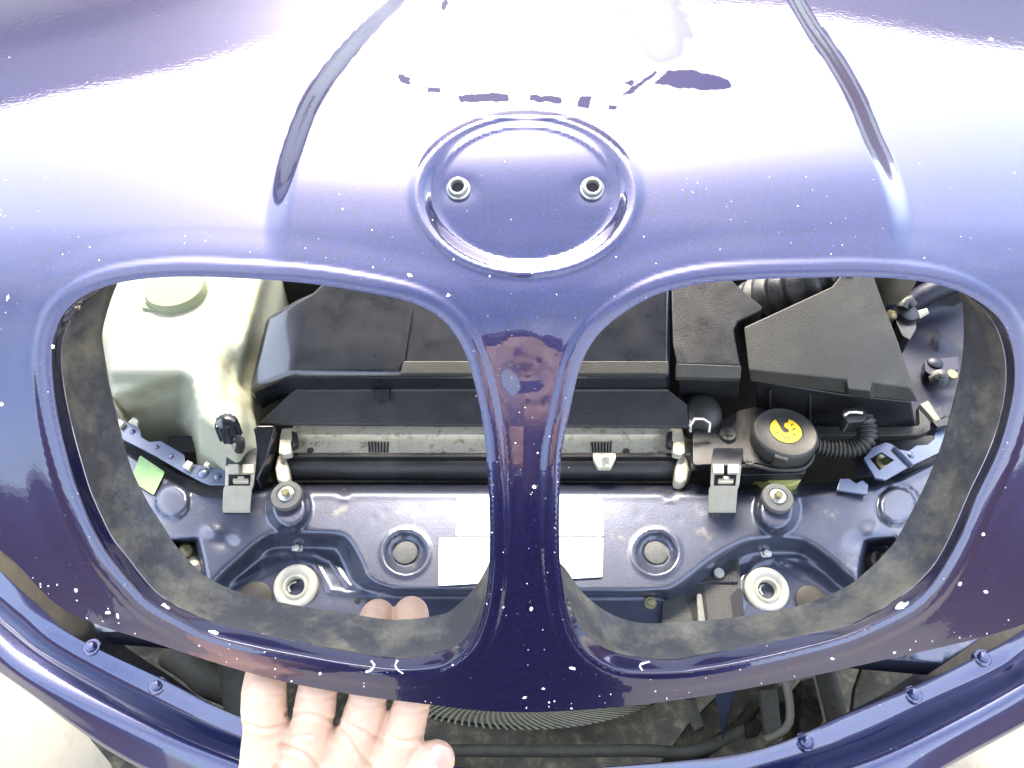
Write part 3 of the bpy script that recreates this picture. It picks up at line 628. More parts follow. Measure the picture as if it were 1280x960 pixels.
# lock receptacles
def receptacle(cx, cy, lab):
    c = slam(cx, cy); c[2] = ZS - .024; ax = (0, -.32, 1)
    t = thing('lock_receptacle', c, lab, 'bonnet lock', 'bonnet lock receptacles on the cross panel')
    B().lathe(c, ax, [(.0185, -.001), (.0187, .0035), (.0178, .0052), (.0150, .0060), (.0128, .0056), (.0118, .0044), (.0108, .0042), (.0098, .0056), (.0084, .0058), (.0074, .0040), (.0068, -.004)], 56, cap=False).build('cream_ring', M['ring'], t, sharp=60)
    B().lathe(V(c) + Vector((0, 0, -.003)), ax, [(.0072, 0), (.0070, .001)], 28).build('hole', M['void'], t)
    nv = V(ax).normalized(); o = V(c) + nv * .002 + Vector((-.0022, 0, 0))
    B().tube([o + Vector((-.002, -.0045, 0)), o + Vector((-.004, 0, .001)), o + Vector((-.001, .0045, 0)), o + Vector((.001, .0050, -.001))], .0011, 8, sub=4).build('spring', M['zinc'], t)
receptacle(371, 734, 'left cream ring lock receptacle in the tray of the cross panel')
receptacle(957, 738, 'right cream ring lock receptacle, beside the black moulded bracket')
# latches
def latch(x0, lab, dx=0):
    c = Wz(x0 + 17, 640, ZS); t = thing('latch', c, lab, 'latch', 'black latches on the rear edge of the cross panel')
    X = lambda u: x0 + u
    rowsL = [(3, 560, .796), (1, 570, .806), (0, 582, .808), (-1, 607, .796), (-3, 612, .792), (-4, 636, .776), (-3, 641, .772)]
    rowsR = [(40, 560, .796), (39, 570, .806), (38, 582, .808), (35, 607, .796), (33, 612, .792), (31, 636, .776), (31, 641, .772)]
    top = [(X(u), r, z) for u, r, z in rowsL]; bot = [(X(u), r, z) for u, r, z in rowsR]
    def plate(i0, i1, ua, ub, name, m, dz=0):
        v = []; L = [np.array(q) for q in rowsL[i0:i1 + 1]]; Rr = [np.array(q) for q in rowsR[i0:i1 + 1]]; n = len(L)
        for q, s in ((0, 0), (0, 1)):
            for l_, r_ in zip(L, Rr):
                for u in (ua, ub):
                    m_ = l_ + (r_ - l_) * u; v.append(Wz(X(m_[0]), m_[1], m_[2] + dz - .004 * s))
        f = []
        for k in range(n - 1):
            a = 2 * k; f += [(a, a + 1, a + 3, a + 2), (2 * n + a, 2 * n + a + 2, 2 * n + a + 3, 2 * n + a + 1), (a, a + 2, 2 * n + a + 2, 2 * n + a), (a + 1, 2 * n + a + 1, 2 * n + a + 3, a + 3)]
        f += [(0, 2 * n, 2 * n + 1, 1), (2 * n - 2, 2 * n - 1, 4 * n - 1, 4 * n - 2)]
        return B().add(v, f).build(name, m, t, bevel=.0006, sharp=30)
    plate(0, 2, 0, 1, 'upper_grip', M['gloss_plastic'])
    plate(2, 3, 0, .12, 'slot_side', M['latch']); plate(2, 3, .86, 1, 'slot_side', M['latch'])
    plate(3, 6, 0, 1, 'foot', M['latch'])
    # slot floor, upper lip and tongue
    def q4(u0, r0, u1, r1, z, name, m, d=-.003):
        B().prism([Wz(X(u0), r0, z), Wz(X(u1), r0, z), Wz(X(u1), r1, z), Wz(X(u0), r1, z)], (0, 0, d)).build(name, m, t, bevel=.0004)
    q4(3, 580, 16, 591, .8085, 'lip', M['latch']); q4(21, 580, 35, 591, .8085, 'lip', M['latch'])
    q4(4, 583, 35, 608, .792, 'slot_floor', M['void']); q4(9, 598, 28, 603, .803, 'tongue', M['latch']); q4(15, 595, 23, 599, .804, 'tongue_tip', M['latch'])
M['latch'] = mat('lit_grey_plastic', (.34, .31, .24), rough=.38, noise=.15, nscale=80, bump=.2, bscale=600)  # dark grey plastic; the beige of its lit faces is put into the colour
latch(282, 'left black latch clipped over the rear edge of the cross panel, beside the white tank')
latch(889, 'right black latch clipped over the rear edge of the cross panel, below the reservoir plate')
# ------------------------------------------------------------------ radiator
RAD = thing('radiator', Wz(605, 570, .60), 'aluminium topped radiator with a black upper bar, behind the blue cross panel', 'radiator')
zr = .772
B().prism(ztop([(352,541),(866,541),(872,568),(348,568)], zr), (0, 0, -.10)).build('header_tank', M['alu'], RAD, bevel=.001)
B().prism(ztop([(366,531),(846,531),(848,544),(364,544)], zr + .005), (0, 0, -.006)).build('seam_strip', M['alu'], RAD, bevel=.001)
for cx in (473, 752):
    for k in range(7):
        x = cx - 12 + k * 4
        B().prism(ztop([(x - .9, 552), (x + .9, 552), (x + .9 + (k - 3) * -.3, 565), (x - .9 + (k - 3) * -.3, 565)], zr + .0009), (0, 0, -.0007)).build('fin_slot_shade', M['void'], RAD, smooth=False)  # thin dark strips drawn as the shade between fins
B().tube([Wz(352, 583, .758), Wz(856, 584, .758)], .0130, 28).build('upper_bar', M['plastic'], RAD)
B().prism(ztop([(350,566),(608,566),(608,571),(350,571)], .7745), (0, 0, -.004)).build('bar_lip', M['plastic'], RAD, bevel=.0005)
B().prism(ztop([(698,566),(740,566),(744,571),(698,571)], .7745), (0, 0, -.004)).build('bar_lip', M['plastic'], RAD, bevel=.0005)
B().prism(ztop([(770,566),(850,566),(850,571),(766,571)], .7745), (0, 0, -.004)).build('bar_lip', M['plastic'], RAD, bevel=.0005)
def endb(s, x):
    X = lambda u: x + s * u
    t = B().prism(ztop([(X(0), 535), (X(16), 534), (X(17), 548), (X(12), 551), (X(12), 566), (X(2), 569), (X(-4), 566), (X(-3), 548)], .783), (0, 0, -.008)).build('end_bracket', M['alu'], RAD, bevel=.0012)
    B().prism(ztop([(X(-5), 567), (X(4), 570), (X(8), 580), (X(10), 600), (X(2), 604), (X(-6), 600), (X(-9), 585)], .775), (0, 0, -.014)).build('end_cap', M['alu'], RAD, bevel=.003, seg=3)
    B().prism(ztop([(X(12), 538), (X(19), 540), (X(20), 556), (X(13), 560)], .7835), (0, 0, -.006)).build('bracket_hook', M['void'], t, bevel=.001)
endb(1, 352); endb(-1, 853)
b = B().prism(ztop([(741,566),(770,566),(770,572),(764,584),(748,584),(742,574)], .7795), (0, 0, -.006)).build('retaining_clip', M['alu'], RAD, bevel=.001)
B().lathe(Wz(756, 577, .7797), (0, -.4, 1), [(.0052, 0), (.0050, .002), (.0036, .003)], 16).build('clip_screw', M['zinc'], b)
disc(Wz(388, 563, zr + .0003), (0, 0, 1), .0032, .0006, 'rivet_head', M['grime'], RAD, 12); disc(Wz(783, 564, zr + .0003), (0, 0, 1), .0032, .0006, 'rivet_head', M['grime'], RAD, 12)
# ------------------------------------------------------------------ fan shroud and ducts
def poly3(name, m, parent, pts, faces, bevel=.0015, sharp=30, seg=2, drop=None):
    """pts = (px, py, z) list"""
    v = [Wz(a, b_, c_) for a, b_, c_ in pts]
    me = fixn(mesh(name, v, faces)); return link(name, me, m, parent, bevel=bevel, sharp=sharp, seg=seg)
SHR = thing('fan_shroud', Wz(600, 470, .72), 'long black plastic fan shroud with sloping left end, behind the radiator', 'fan shroud')
# solid body: top outline + front outline below
T = [(309,490,.813),(334,395,.839),(372,373,.856),(392,364,.858),(420,335,.875),(838,335,.875),(838,469,.836),(370,468,.836),(356,470,.834)]
D = [(326,516,.770),(330,440,.72),(372,430,.70),(392,430,.70),(420,420,.68),(838,420,.68),(838,487,.812),(372,487,.812),(362,490,.810)]
n = len(T)
poly3('upper_cover', M['gloss_plastic'], SHR, T + D, [(0, 1, 2, 8), (8, 2, 3, 7), (7, 3, 4, 5, 6), tuple(range(2 * n - 1, n - 1, -1))] + [(i, (i + 1) % n, (i + 1) % n + n, i + n) for i in range(n)], bevel=.006, seg=4)
poly3('raised_ramp', M['gloss_plastic'], SHR, [(494,462,.840),(512,385,.858),(516,385,.8565),(506,450,.842),(504,463,.836),(494,466,.834)], [(0,1,2,3),(0,3,4,5)], bevel=0)
B().prism([Wz(504,451,.8425), Wz(836,451,.8425), Wz(836,467,.8375), Wz(500,467,.8375)], (0, 0, -.004)).build('front_step', M['plastic_warm'], SHR, bevel=.001)
low = [(323,529,.795),(366,488,.812),(836,487,.812),(859,505,.806),(861,533,.795)]
v = [Wz(*q) for q in low]; B().prism(v, (0, -.001, -.0025)).build('lower_deflector', M['plastic'], SHR, bevel=.0008)
B().prism([Wz(466,486,.815), Wz(487,486,.815), Wz(486,500,.812), Wz(479,497,.812), Wz(474,503,.811), Wz(467,498,.812)], (0, 0, -.004)).build('clip', M['void'], SHR, bevel=.0006)
B().prism([Wz(370,486,.8135), Wz(465,486,.8135), Wz(465,489,.812), Wz(368,489,.812)], (0, 0, -.002)).build('edge_bead', M['plastic_warm'], SHR, bevel=.0005)
B().prism([Wz(488,486,.8135), Wz(836,486,.8135), Wz(836,489,.812), Wz(488,489,.812)], (0, 0, -.002)).build('edge_bead', M['plastic_warm'], SHR, bevel=.0005)
B().prism([Wz(276,562,.80), Wz(322,531,.80), Wz(344,531,.797), Wz(334,570,.79), Wz(322,600,.78), Wz(300,600,.78)], (0, 0, -.02)).build('left_bracket', M['gloss_plastic'], SHR, bevel=.002)
DUC = thing('air_duct', Wz(885, 450, .72), 'black plastic intake duct between the fan shroud and the air filter box', 'air duct')
T = [(846,455,.842),(841,430,.85),(838,340,.872),(905,340,.872),(920,355,.868),(954,384,.86),(951,389,.857),(922,403,.853),(917,412,.851),(926,457,.842)]
D = [(849,498,.79),(846,450,.76),(845,420,.74),(905,420,.74),(920,425,.74),(944,430,.74),(940,440,.74),(926,440,.74),(920,450,.74),(923,499,.79)]
n = len(T)
poly3('duct_body', M['plastic'], DUC, T + D, [tuple(range(n)), tuple(range(2 * n - 1, n - 1, -1))] + [(i, (i + 1) % n, (i + 1) % n + n, i + n) for i in range(n)], bevel=.002, seg=3)
B().prism([Wz(845,454,.8435), Wz(927,457,.8435), Wz(926,473,.836), Wz(845,471,.836)], (0, 0, -.005)).build('front_band', M['plastic_warm'], DUC, bevel=.001)
BOX = thing('air_filter_box', Wz(1040, 450, .68), 'large black air filter box with a flat wedge-shaped lid, on the right', 'air filter box')
T = [(936,462,.842),(930,409,.858),(1040,358,.875),(1066,325,.885),(1085,325,.885),(1101,372,.87),(1123,429,.856),(1139,485,.842),(1090,478,.842),(1088,489,.838),(1060,486,.838),(1058,474,.842)]
D = [(938,477,.826),(936,430,.80),(1040,400,.80),(1066,380,.80),(1085,370,.80),(1104,380,.80),(1126,440,.815),(1148,503,.826),(1091,497,.826),(1090,500,.826),(1058,494,.826),(1056,492,.826)]
n = len(T)
poly3('lid', M['plastic_warm'], BOX, T + D, [tuple(range(n)), tuple(range(2 * n - 1, n - 1, -1))] + [(i, (i + 1) % n, (i + 1) % n + n, i + n) for i in range(n)], bevel=.0018, seg=3)
T = [(944,476,.820),(945,440,.82),(1085,400,.82),(1120,440,.82),(1140,503,.820),(1057,494,.820)]
D = [(948,560,.70),(945,460,.70),(1085,440,.70),(1120,460,.70),(1146,545,.735),(1040,560,.72)]
n = len(T)
poly3('lower_case', M['plastic'], BOX, T + D, [tuple(range(n)), tuple(range(2 * n - 1, n - 1, -1))] + [(i, (i + 1) % n, (i + 1) % n + n, i + n) for i in range(n)], bevel=.002)
for x, y0, y1, zz in ((963, 487, 520, .815), (1013, 494, 532, .812), (1047, 497, 530, .812), (1117, 502, 533, .812), (1034, 515, 534, .79)):
    B().prism2([Wz(x - 1.2, y0, zz), Wz(x + 1.2, y0, zz), Wz(x + 1.6, y1, zz - .045), Wz(x - 1.6, y1, zz - .045)], [Wz(x - 1.2, y0 - 12, zz - .02), Wz(x + 1.2, y0 - 12, zz - .02), Wz(x + 1.6, y1 - 10, zz - .06), Wz(x - 1.6, y1 - 10, zz - .06)]).build('rib', M['plastic_warm'], BOX, smooth=False)
lg = smooth_round([(1010,532),(1082,534),(1150,532),(1148,505),(1162,508),(1163,538),(1150,544),(1082,545),(1010,543)], 4)
B().prism([Wz(a, b_, .768) for a, b_ in lg], (0, 0, -.008)).build('rim_ledge', M['plastic_warm'], BOX, bevel=.0015)
for q in ([(1150,505),(1160,500),(1166,508),(1176,524),(1170,528),(1160,516)], [(1166,512),(1176,507),(1182,520),(1175,524)], [(1165,526),(1185,521),(1190,530),(1172,534)]):
    B().prism([Wz(a, b_, .79) for a, b_ in q], (0, 0, -.006)).build('wire_clip', M['pipe'] if q[0][0] == 1150 else M['plastic'], BOX, bevel=.0008)
# rubber intake hose at the top, ribbed
HOSE = B().tube([Wz(945, 385, .80), Wz(975, 368, .83), Wz(1010, 356, .85), Wz(1060, 330, .87)], .026, 24, rib=.013).build('intake_hose', M['plastic'], None, sharp=60); rebase(HOSE); tag(HOSE, 'ribbed black rubber intake hose behind the air filter box', 'hose')
# small connector and corrugated hose right of the reservoir
cn = thing('breather_hose', Wz(1072, 545, .78), 'corrugated black hose with a plug, curving up to the air filter box', 'hose')
B().tube([Wz(1016, 557, .790), Wz(1042, 561, .790), Wz(1066, 560, .793), Wz(1082, 549, .800), Wz(1083, 533, .806), Wz(1078, 522, .808)], .0078, 18, rib=.0036).build('corrugated_tube', M['plastic_warm'], cn, sharp=60)
B().prism([Wz(a, b_, .818) for a, b_ in smooth_round([(1052,512),(1075,505),(1084,514),(1082,526),(1058,528)], 5)], (0, 0, -.016)).build('plug', M['plastic'], cn, bevel=.003, seg=3)
B().tube([Wz(1055, 520, .8205), Wz(1063, 515, .8205), Wz(1078, 516, .8205)], .0014, 8).build('plug_clip', M['zinc'], cn)
B().tube([Wz(1012, 553, .79), Wz(1018, 553, .79)], .0105, 18).build('hose_clamp', M['plastic'], cn)
# ------------------------------------------------------------------ reservoir with the yellow marked cap
RES = thing('fluid_reservoir', Wz(950, 580, .73), 'black topped fluid reservoir with a round cap carrying a yellow mark, on the right', 'reservoir')
pl = smooth_round([(866,538),(893,530),(925,512),(945,508),(990,520),(1016,546),(1017,570),(1004,583),(968,583),(938,577),(866,582)], 7)
B().prism([Wz(a, b_, .792) for a, b_ in pl], (0, 0, -.010)).build('top_plate', M['plastic'], RES, bevel=.0022, seg=3)
B().tube([Wz(a, b_, .7925) for a, b_ in ((922,583),(942,582),(966,587),(1000,587),(1013,578),(1017,568))], .0016, 8).build('plate_bead', M['plastic_warm'], RES)
B().prism([Wz(a, b_, .782) for a, b_ in smooth_round([(905,575),(1006,570),(1008,592),(930,594),(905,590)], 5)], (0, 0, -.012)).build('plate_skirt', M['plastic'], RES, bevel=.002)
B().prism([Wz(a, b_, .772) for a, b_ in smooth_round([(952,575),(1003,573),(1003,600),(990,607),(965,607),(955,596)], 6)], (0, 0, -.05)).build('tank_body', M['fluid'], RES, bevel=.004, seg=3)
c = Wz(977, 552, .792)
cap = B().lathe(c, (0, .04, 1), [(.0285, 0), (.0287, .012), (.0272, .0145), (.0262, .0150), (.0255, .0146), (.0155, .0146), (.0152, .0140), (.0001, .0140)], 56).build('cap', M['plastic_warm'], RES, sharp=40)
for k in range(30):
    a = math.radians(200 + k * 5); p_ = V(c) + Vector((math.cos(a) * .0205, math.sin(a) * .0205, .0148)); d_ = Vector((math.cos(a), math.sin(a), 0)); s_ = Vector((-d_.y, d_.x, 0))
    if 3 < k < 26: B().prism([p_ - d_ * .0009 - s_ * .0004, p_ + d_ * .0009 - s_ * .0004, p_ + d_ * .0009 + s_ * .0004, p_ - d_ * .0009 + s_ * .0004], (0, 0, -.0004)).build('raised_letter', M['rubber'], cap, smooth=False)
# the grip tab on the cap rim
a = math.radians(250); p_ = V(c) + Vector((math.cos(a) * .0275, math.sin(a) * .0275, .007)); s_ = Vector((-math.sin(a), math.cos(a), 0)); d_ = Vector((math.cos(a), math.sin(a), 0))
B().prism([p_ - s_ * .006 - d_ * .004 + Vector((0, 0, .0078)), p_ - s_ * .006 + d_ * .003 + Vector((0, 0, .0070)), p_ + s_ * .006 + d_ * .003 + Vector((0, 0, .0070)), p_ + s_ * .006 - d_ * .004 + Vector((0, 0, .0078))], (0, 0, -.013)).build('grip_tab', M['plastic_warm'], cap, bevel=.0012)
# yellow disc with a hook-shaped notch (black hand mark)
yr = .0136; ypts = []
cc = V(c) + Vector((0, .0015, .0151))
for k in range(56):
    t = math.radians(118 + k * (360 - 52) / 55); ypts.append(cc + Vector((math.cos(t) * yr, math.sin(t) * yr, 0)))
for u, w_ in ((.28, .62), (.10, .62), (-.02, .42), (.0, .22), (.18, .06), (.2, -.12), (0, -.22), (-.2, -.14), (-.3, .1), (-.36, .5)): ypts.append(cc + Vector((u * yr, w_ * yr, 0)))
ypts_c = ypts
vv = [Vector((p.x, p.y)) for p in ypts_c]; tri = geometry.tessellate_polygon([[Vector((p.x, p.y, 0)) for p in ypts_c]])
link('yellow_mark', mesh('yellow_mark', ypts_c, [tuple(t_) for t_ in tri]), M['yellow'], cap, smooth=False)
for k, (u, w_, l_, a_) in enumerate(((.55, .1, .25, .3), (.45, -.35, .3, -.4), (-.1, -.62, .45, 0), (-.6, -.2, .2, 1.2), (.5, .45, .2, .8))):
    p_ = cc + Vector((u * yr, w_ * yr, .0002)); d_ = Vector((math.cos(a_), math.sin(a_), 0)) * yr * l_ / 2; s_ = Vector((-math.sin(a_), math.cos(a_), 0)) * yr * .045
    link('printed_stroke', mesh('printed_stroke', [p_ - d_ - s_, p_ + d_ - s_, p_ + d_ + s_, p_ - d_ + s_], [(0, 1, 2, 3)]), M['plastic'], cap, smooth=False)
for cx, cy, r in ((909, 544, .0078), (935, 577, .0055)):
    s_ = disc(Wz(cx, cy, .792), (0, 0, 1), r, .0028, 'screw', M['plastic_warm'], RES)
    for a_ in (0, math.pi / 2):
        p_ = V(Wz(cx, cy, .7952)); d_ = Vector((math.cos(a_), math.sin(a_), 0)) * r * .7; q_ = Vector((-math.sin(a_), math.cos(a_), 0)) * r * .09
        B().prism([p_ - d_ - q_, p_ + d_ - q_, p_ + d_ + q_, p_ - d_ + q_], (0, 0, -.001)).build('cross_slot', M['void'], s_, smooth=False)
fit = thing('hose_fitting', Wz(875, 515, .78), 'grey domed hose fitting with a wire clip, left of the reservoir', 'hose fitting')
B().lathe(Wz(874, 522, .785), (.1, -.2, 1), [(.019, -.02), (.019, .008), (.0165, .015), (.010, .019), (.0001, .020)], 32).build('dome', M['plastic_warm'], fit, sharp=50)
B().tube([Wz(862, 533, .806), Wz(868, 524, .81), Wz(886, 526, .808), Wz(886, 540, .80)], .0014, 8).build('wire_clip', M['zinc'], fit)
B().tube([Wz(863, 525, .808), Wz(863, 540, .80)], .0013, 8).build('wire_clip', M['zinc'], fit)
# ------------------------------------------------------------------ milky expansion tank on the left
def tank_z(p):
    x, y = p[:, 0], p[:, 1]; z = np.full(len(p), .838)
    edge = np.interp(x, [120, 160, 205, 228, 240, 250, 300], [494, 486, 472, 466, 470, 520, 560])
    lean = np.interp(y, [300, 600], [0, 0])
    z -= .15 * np.clip((y - edge) / 115, 0, 1) * sstep(-12, 12, y - edge)
    rx = np.interp(y, [300, 350, 400, 450, 480, 530, 580], [335, 326, 312, 296, 292, 300, 296])
    s = x - rx; z -= .055 * sstep(-6, 55, s) + .02 * sstep(0, 14, s)
    z -= .020 * np.exp(-(((x - 292) / 13) ** 2 + ((y - 470) / 34) ** 2))
    le = np.interp(y, [300, 350, 385, 420, 470, 530], [165, 150, 135, 127, 130, 135]); z -= .03 * (1 - sstep(0, 10, x - le))
    # step between the recessed left part and the column
    cx = np.interp(y, [460, 480, 500, 530, 560, 590], [226, 236, 238, 228, 240, 252]); inl = (1 - sstep(-6, 6, x - cx)) * sstep(462, 484, y)
    z -= .022 * inl
    z -= .010 * (1 - sstep(16, 34, ell(p, 223, 364, 1, .72) * 1.0)) * 0
    z += .004 * np.exp(-((y - 400) / 60) ** 2 - ((x - 200) / 70) ** 2)
    return z
tout = smooth_closed([(128,412),(136,382),(150,345),(165,300),(200,285),(330,285),(346,320),(350,352),(340,395),(322,445),(312,492),(318,530),(316,560),(300,578),(272,584),(235,574),(190,556),(158,530),(142,500),(132,455)], 160)
v2t, f2t = cdt_sheet(tout, [], 5)
Pt = Wz(v2t[:, 0], v2t[:, 1], tank_z(v2t)); vt = [tuple(q) for q in Pt]; ft = [tuple(map(int, q)) for q in f2t]
ti = [int(np.argmin((v2t[:, 0] - x) ** 2 + (v2t[:, 1] - y) ** 2)) for x, y in tout]; cen = Pt[ti].mean(0)
prev = ti
for k, (sc_, dz) in enumerate(((1.012, -.004), (1.015, -.012), (1.0, -.05), (.97, -.14))):
    n0 = len(vt)
    for i in ti: q = Pt[i].copy(); q[:2] = cen[:2] + (q[:2] - cen[:2]) * sc_; q[2] += dz; vt.append(tuple(q))
    cur_ = list(range(n0, n0 + len(ti)))
    for a_ in range(len(ti)): b_ = (a_ + 1) % len(ti); ft.append((prev[a_], prev[b_], cur_[b_], cur_[a_]))
    prev = cur_
ft.append(tuple(prev))
me = fixn(mesh('tank_shell', vt, ft))
TNK = thing('expansion_tank', (cen[0], cen[1], .62), 'milky white plastic fluid tank with a round cap, behind the left opening', 'fluid tank')
link('tank_shell', me, M['tank'], TNK, sharp=0)
c = Wz(223, 370, .838)
tc_ = B().lathe(c, (0, 0, 1), [(.0285, -.004), (.0285, .010), (.0268, .0125), (.0001, .0135)], 48).build('cap', M['cap'], TNK, sharp=40)
B().prism([Wz(a, b_, .845) for a, b_ in smooth_round([(176,384),(178,378),(196,372),(206,380),(196,388)], 2)], (0, 0, -.003)).build('cap_strap', M['cap'], TNK, bevel=.0008)
B().lathe(Wz(223, 374, .8375), (0, 0, 1), [(.034, -.003), (.034, .001), (.031, .002), (.0285, .002)], 40, cap=False).build('neck_ring', M['tank'], TNK)
VAL = thing('drain_plug', Wz(287, 548, .80), 'black knurled plug with a cream nut, screwed into the milky tank', 'plug')
a0, a1 = V(Wz(290, 549, .832)), V(Wz(281, 524, .860)); ax = a1 - a0; L_ = ax.length
B().lathe(a0, ax, [(.0085, -.006), (.0092, .002), (.0088, .004)], 6).build('nut', M['ring'], VAL, smooth=False)
kn = B().lathe(a0, ax, [(.0074, .003), (.0088, .006), (.0088, L_ * .7), (.0075, L_ * .92), (.0045, L_), (.0001, L_ * 1.02)], 28).build('knurled_cap', M['gloss_plastic'], VAL, sharp=40)
axn = ax.normalized(); ux = axn.orthogonal().normalized(); uy = axn.cross(ux)
for k in range(12):
    t_ = 2 * math.pi * k / 12; o_ = a0 + (ux * math.cos(t_) + uy * math.sin(t_)) * .0088
    B().tube([o_ + axn * .006, o_ + axn * L_ * .72, o_ * 1 + axn * L_ * .9 - (ux * math.cos(t_) + uy * math.sin(t_)) * .0015], .0011, 6).build('grip_rib', M['gloss_plastic'], kn)
B().tube([Wz(293, 546, .842), Wz(301, 552, .838), Wz(299, 563, .828)], .004, 10).build('side_hose', M['plastic'], VAL)
# ------------------------------------------------------------------ inner wing, right
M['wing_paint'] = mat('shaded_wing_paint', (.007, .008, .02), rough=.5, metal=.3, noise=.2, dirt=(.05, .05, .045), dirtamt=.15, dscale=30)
WNG = thing('inner_wing', Wz(1170, 450, .60), 'dark blue inner wing panel behind the right edge of the right opening', 'body panel')
gx, gy = np.meshgrid(np.arange(1070, 1300, 6), np.arange(320, 620, 6)); q = np.stack([gx.ravel(), gy.ravel()], -1).astype(float)
z = .74 + .03 * sstep(420, 340, q[:, 1]) - .02 * sstep(520, 560, q[:, 1])
z += .006 * (1 - sstep(.5, 1.1, ell(q, 1174, 427, 10, 10))) - .006 * np.exp(-((q[:, 1] - 395 - (q[:, 0] - 1150) * -.25) / 14) ** 2)
z += .0025 * np.exp(-((q[:, 1] - 370 - (1180 - q[:, 0]) * .3) / 7) ** 2)
Q = Wz(q[:, 0], q[:, 1], z); nx = gx.shape[1]; ny = gx.shape[0]
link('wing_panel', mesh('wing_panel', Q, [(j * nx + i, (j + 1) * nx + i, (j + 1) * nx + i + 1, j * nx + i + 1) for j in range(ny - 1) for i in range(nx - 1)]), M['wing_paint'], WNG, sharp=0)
WNL = thing('inner_wing', Wz(20, 450, .60), 'dark inner wing panel to the left of the milky tank', 'body panel')
q = np.stack(np.meshgrid(np.arange(-420, 190, 10), np.arange(250, 640, 10)), -1).reshape(-1, 2).astype(float); nx, ny = 61, 39
Q = Wz(q[:, 0], q[:, 1], .70 + .02 * np.sin(q[:, 0] / 60) * np.sin(q[:, 1] / 45))
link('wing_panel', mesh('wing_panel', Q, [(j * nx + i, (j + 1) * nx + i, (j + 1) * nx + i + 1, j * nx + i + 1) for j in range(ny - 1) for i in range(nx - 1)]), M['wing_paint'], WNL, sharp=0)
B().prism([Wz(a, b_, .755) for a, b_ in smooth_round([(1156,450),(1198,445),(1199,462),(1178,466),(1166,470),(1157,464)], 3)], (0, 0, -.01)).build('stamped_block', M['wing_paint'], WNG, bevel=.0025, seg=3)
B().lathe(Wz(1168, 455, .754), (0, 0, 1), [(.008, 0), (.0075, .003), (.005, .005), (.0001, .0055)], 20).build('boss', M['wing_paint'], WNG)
st = thing('tree_clip', Wz(1173, 476, .752), 'black fir-tree clip with fins on the dark blue inner wing', 'clip')
B().lathe(Wz(1173, 474, .752), (-.2, -.3, 1), [(.0035, 0), (.0035, .012), (.0001, .013)], 12).build('stem', M['plastic'], st)
for k in range(4):
    B().lathe(V(Wz(1173, 474, .752)) + Vector((-.2, -.3, 1)).normalized() * (.002 + k * .0027), (-.2, -.3, 1), [(.0098 - k * .001, 0), (.0040, .001)], 9).build('fin', M['plastic'], st, smooth=False)
disc(Wz(1189, 469, .757), (0, -.2, 1), .0055, .003, 'bolt', M['bolt'], WNG, 16)
sw = thing('bonnet_switch', Wz(1135, 400, .78), 'small black switch with a brass end, at the right of the air filter box', 'switch')
B().prism([Wz(a, b_, .80) for a, b_ in smooth_round([(1118,396),(1130,388),(1144,392),(1146,410),(1138,425),(1128,420)], 3)], (0, 0, -.03)).build('housing', M['plastic'], sw, bevel=.003, seg=3)
B().lathe(Wz(1132, 394, .800), (.1, -.1, 1), [(.011, 0), (.011, .006), (.008, .008), (.0001, .009)], 24).build('button', M['plastic'], sw)
B().lathe(Wz(1117, 395, .80), (-1, 0, .4), [(.005, 0), (.005, .006)], 14).build('brass_end', M['bolt'], sw)
B().lathe(Wz(1147, 394, .80), (1, .2, .5), [(.0045, 0), (.003, .010)], 14).build('tip', M['ring'], sw)
B().tube([Wz(1127, 385, .81), Wz(1133, 374, .815), Wz(1140, 382, .81)], .006, 12).build('boot', M['plastic'], sw)
o = B().tube([Wz(1118, 400, .75), Wz(1150, 372, .78), Wz(1200, 350, .80), Wz(1240, 335, .81)], .012, 20).build('wing_pipe', M['wing_paint'], None); rebase(o); tag(o, 'dark blue tube crossing the inner wing at the top right of the right opening', 'pipe')
o = B().lathe(Wz(1108, 372, .83), (.15, .5, 1), [(.010, -.004), (.016, .004), (.020, .016), (.022, .05)], 28).build('brown_bottle', M['brown'], None, sharp=50); rebase(o); tag(o, 'brown rubber boot behind the corner of the air filter box', 'rubber boot')
# ------------------------------------------------------------------ black moulded bracket and bits in the trays
HB = thing('moulded_bracket', Wz(880, 745, .735), 'black moulded plastic bracket with deep pockets, beside the right lock receptacle', 'bracket')
B().prism([Wz(a, b_, .7505) for a, b_ in [(827,800),(828,753),(848,735),(880,708),(903,699),(924,699),(930,800)]], (0, 0, -.004)).build('base_plate', M['plastic_warm'], HB, bevel=.001)
B().prism([Wz(a, b_, .7525) for a, b_ in [(850,735),(880,712),(900,701),(921,701),(923,728),(900,728),(892,727)]], (0, 0, -.003)).build('upper_step', M['plastic'], HB, bevel=.001)
B().prism([Wz(a, b_, .751) for a, b_ in smooth_round([(857,738),(866,730),(880,732),(886,778),(868,780)], 4)], (0, 0, -.0003)).build('pocket', M['void'], HB, smooth=False)  # flat dark sheet paints the shade of a pocket, likewise the second one
B().prism([Wz(a, b_, .755) for a, b_ in smooth_round([(871,742),(877,742),(882,778),(873,778)], 2)], (0, 0, -.006)).build('rib', M['pipe'], HB, bevel=.001)
B().prism([Wz(a, b_, .751) for a, b_ in smooth_round([(913,745),(922,735),(928,737),(930,775),(917,775)], 3)], (0, 0, -.0003)).build('pocket', M['void'], HB, smooth=False)
disc(Wz(898, 717, .7525), (0, -.2, 1), .0045, .003, 'screw', M['zinc'], HB, 18)
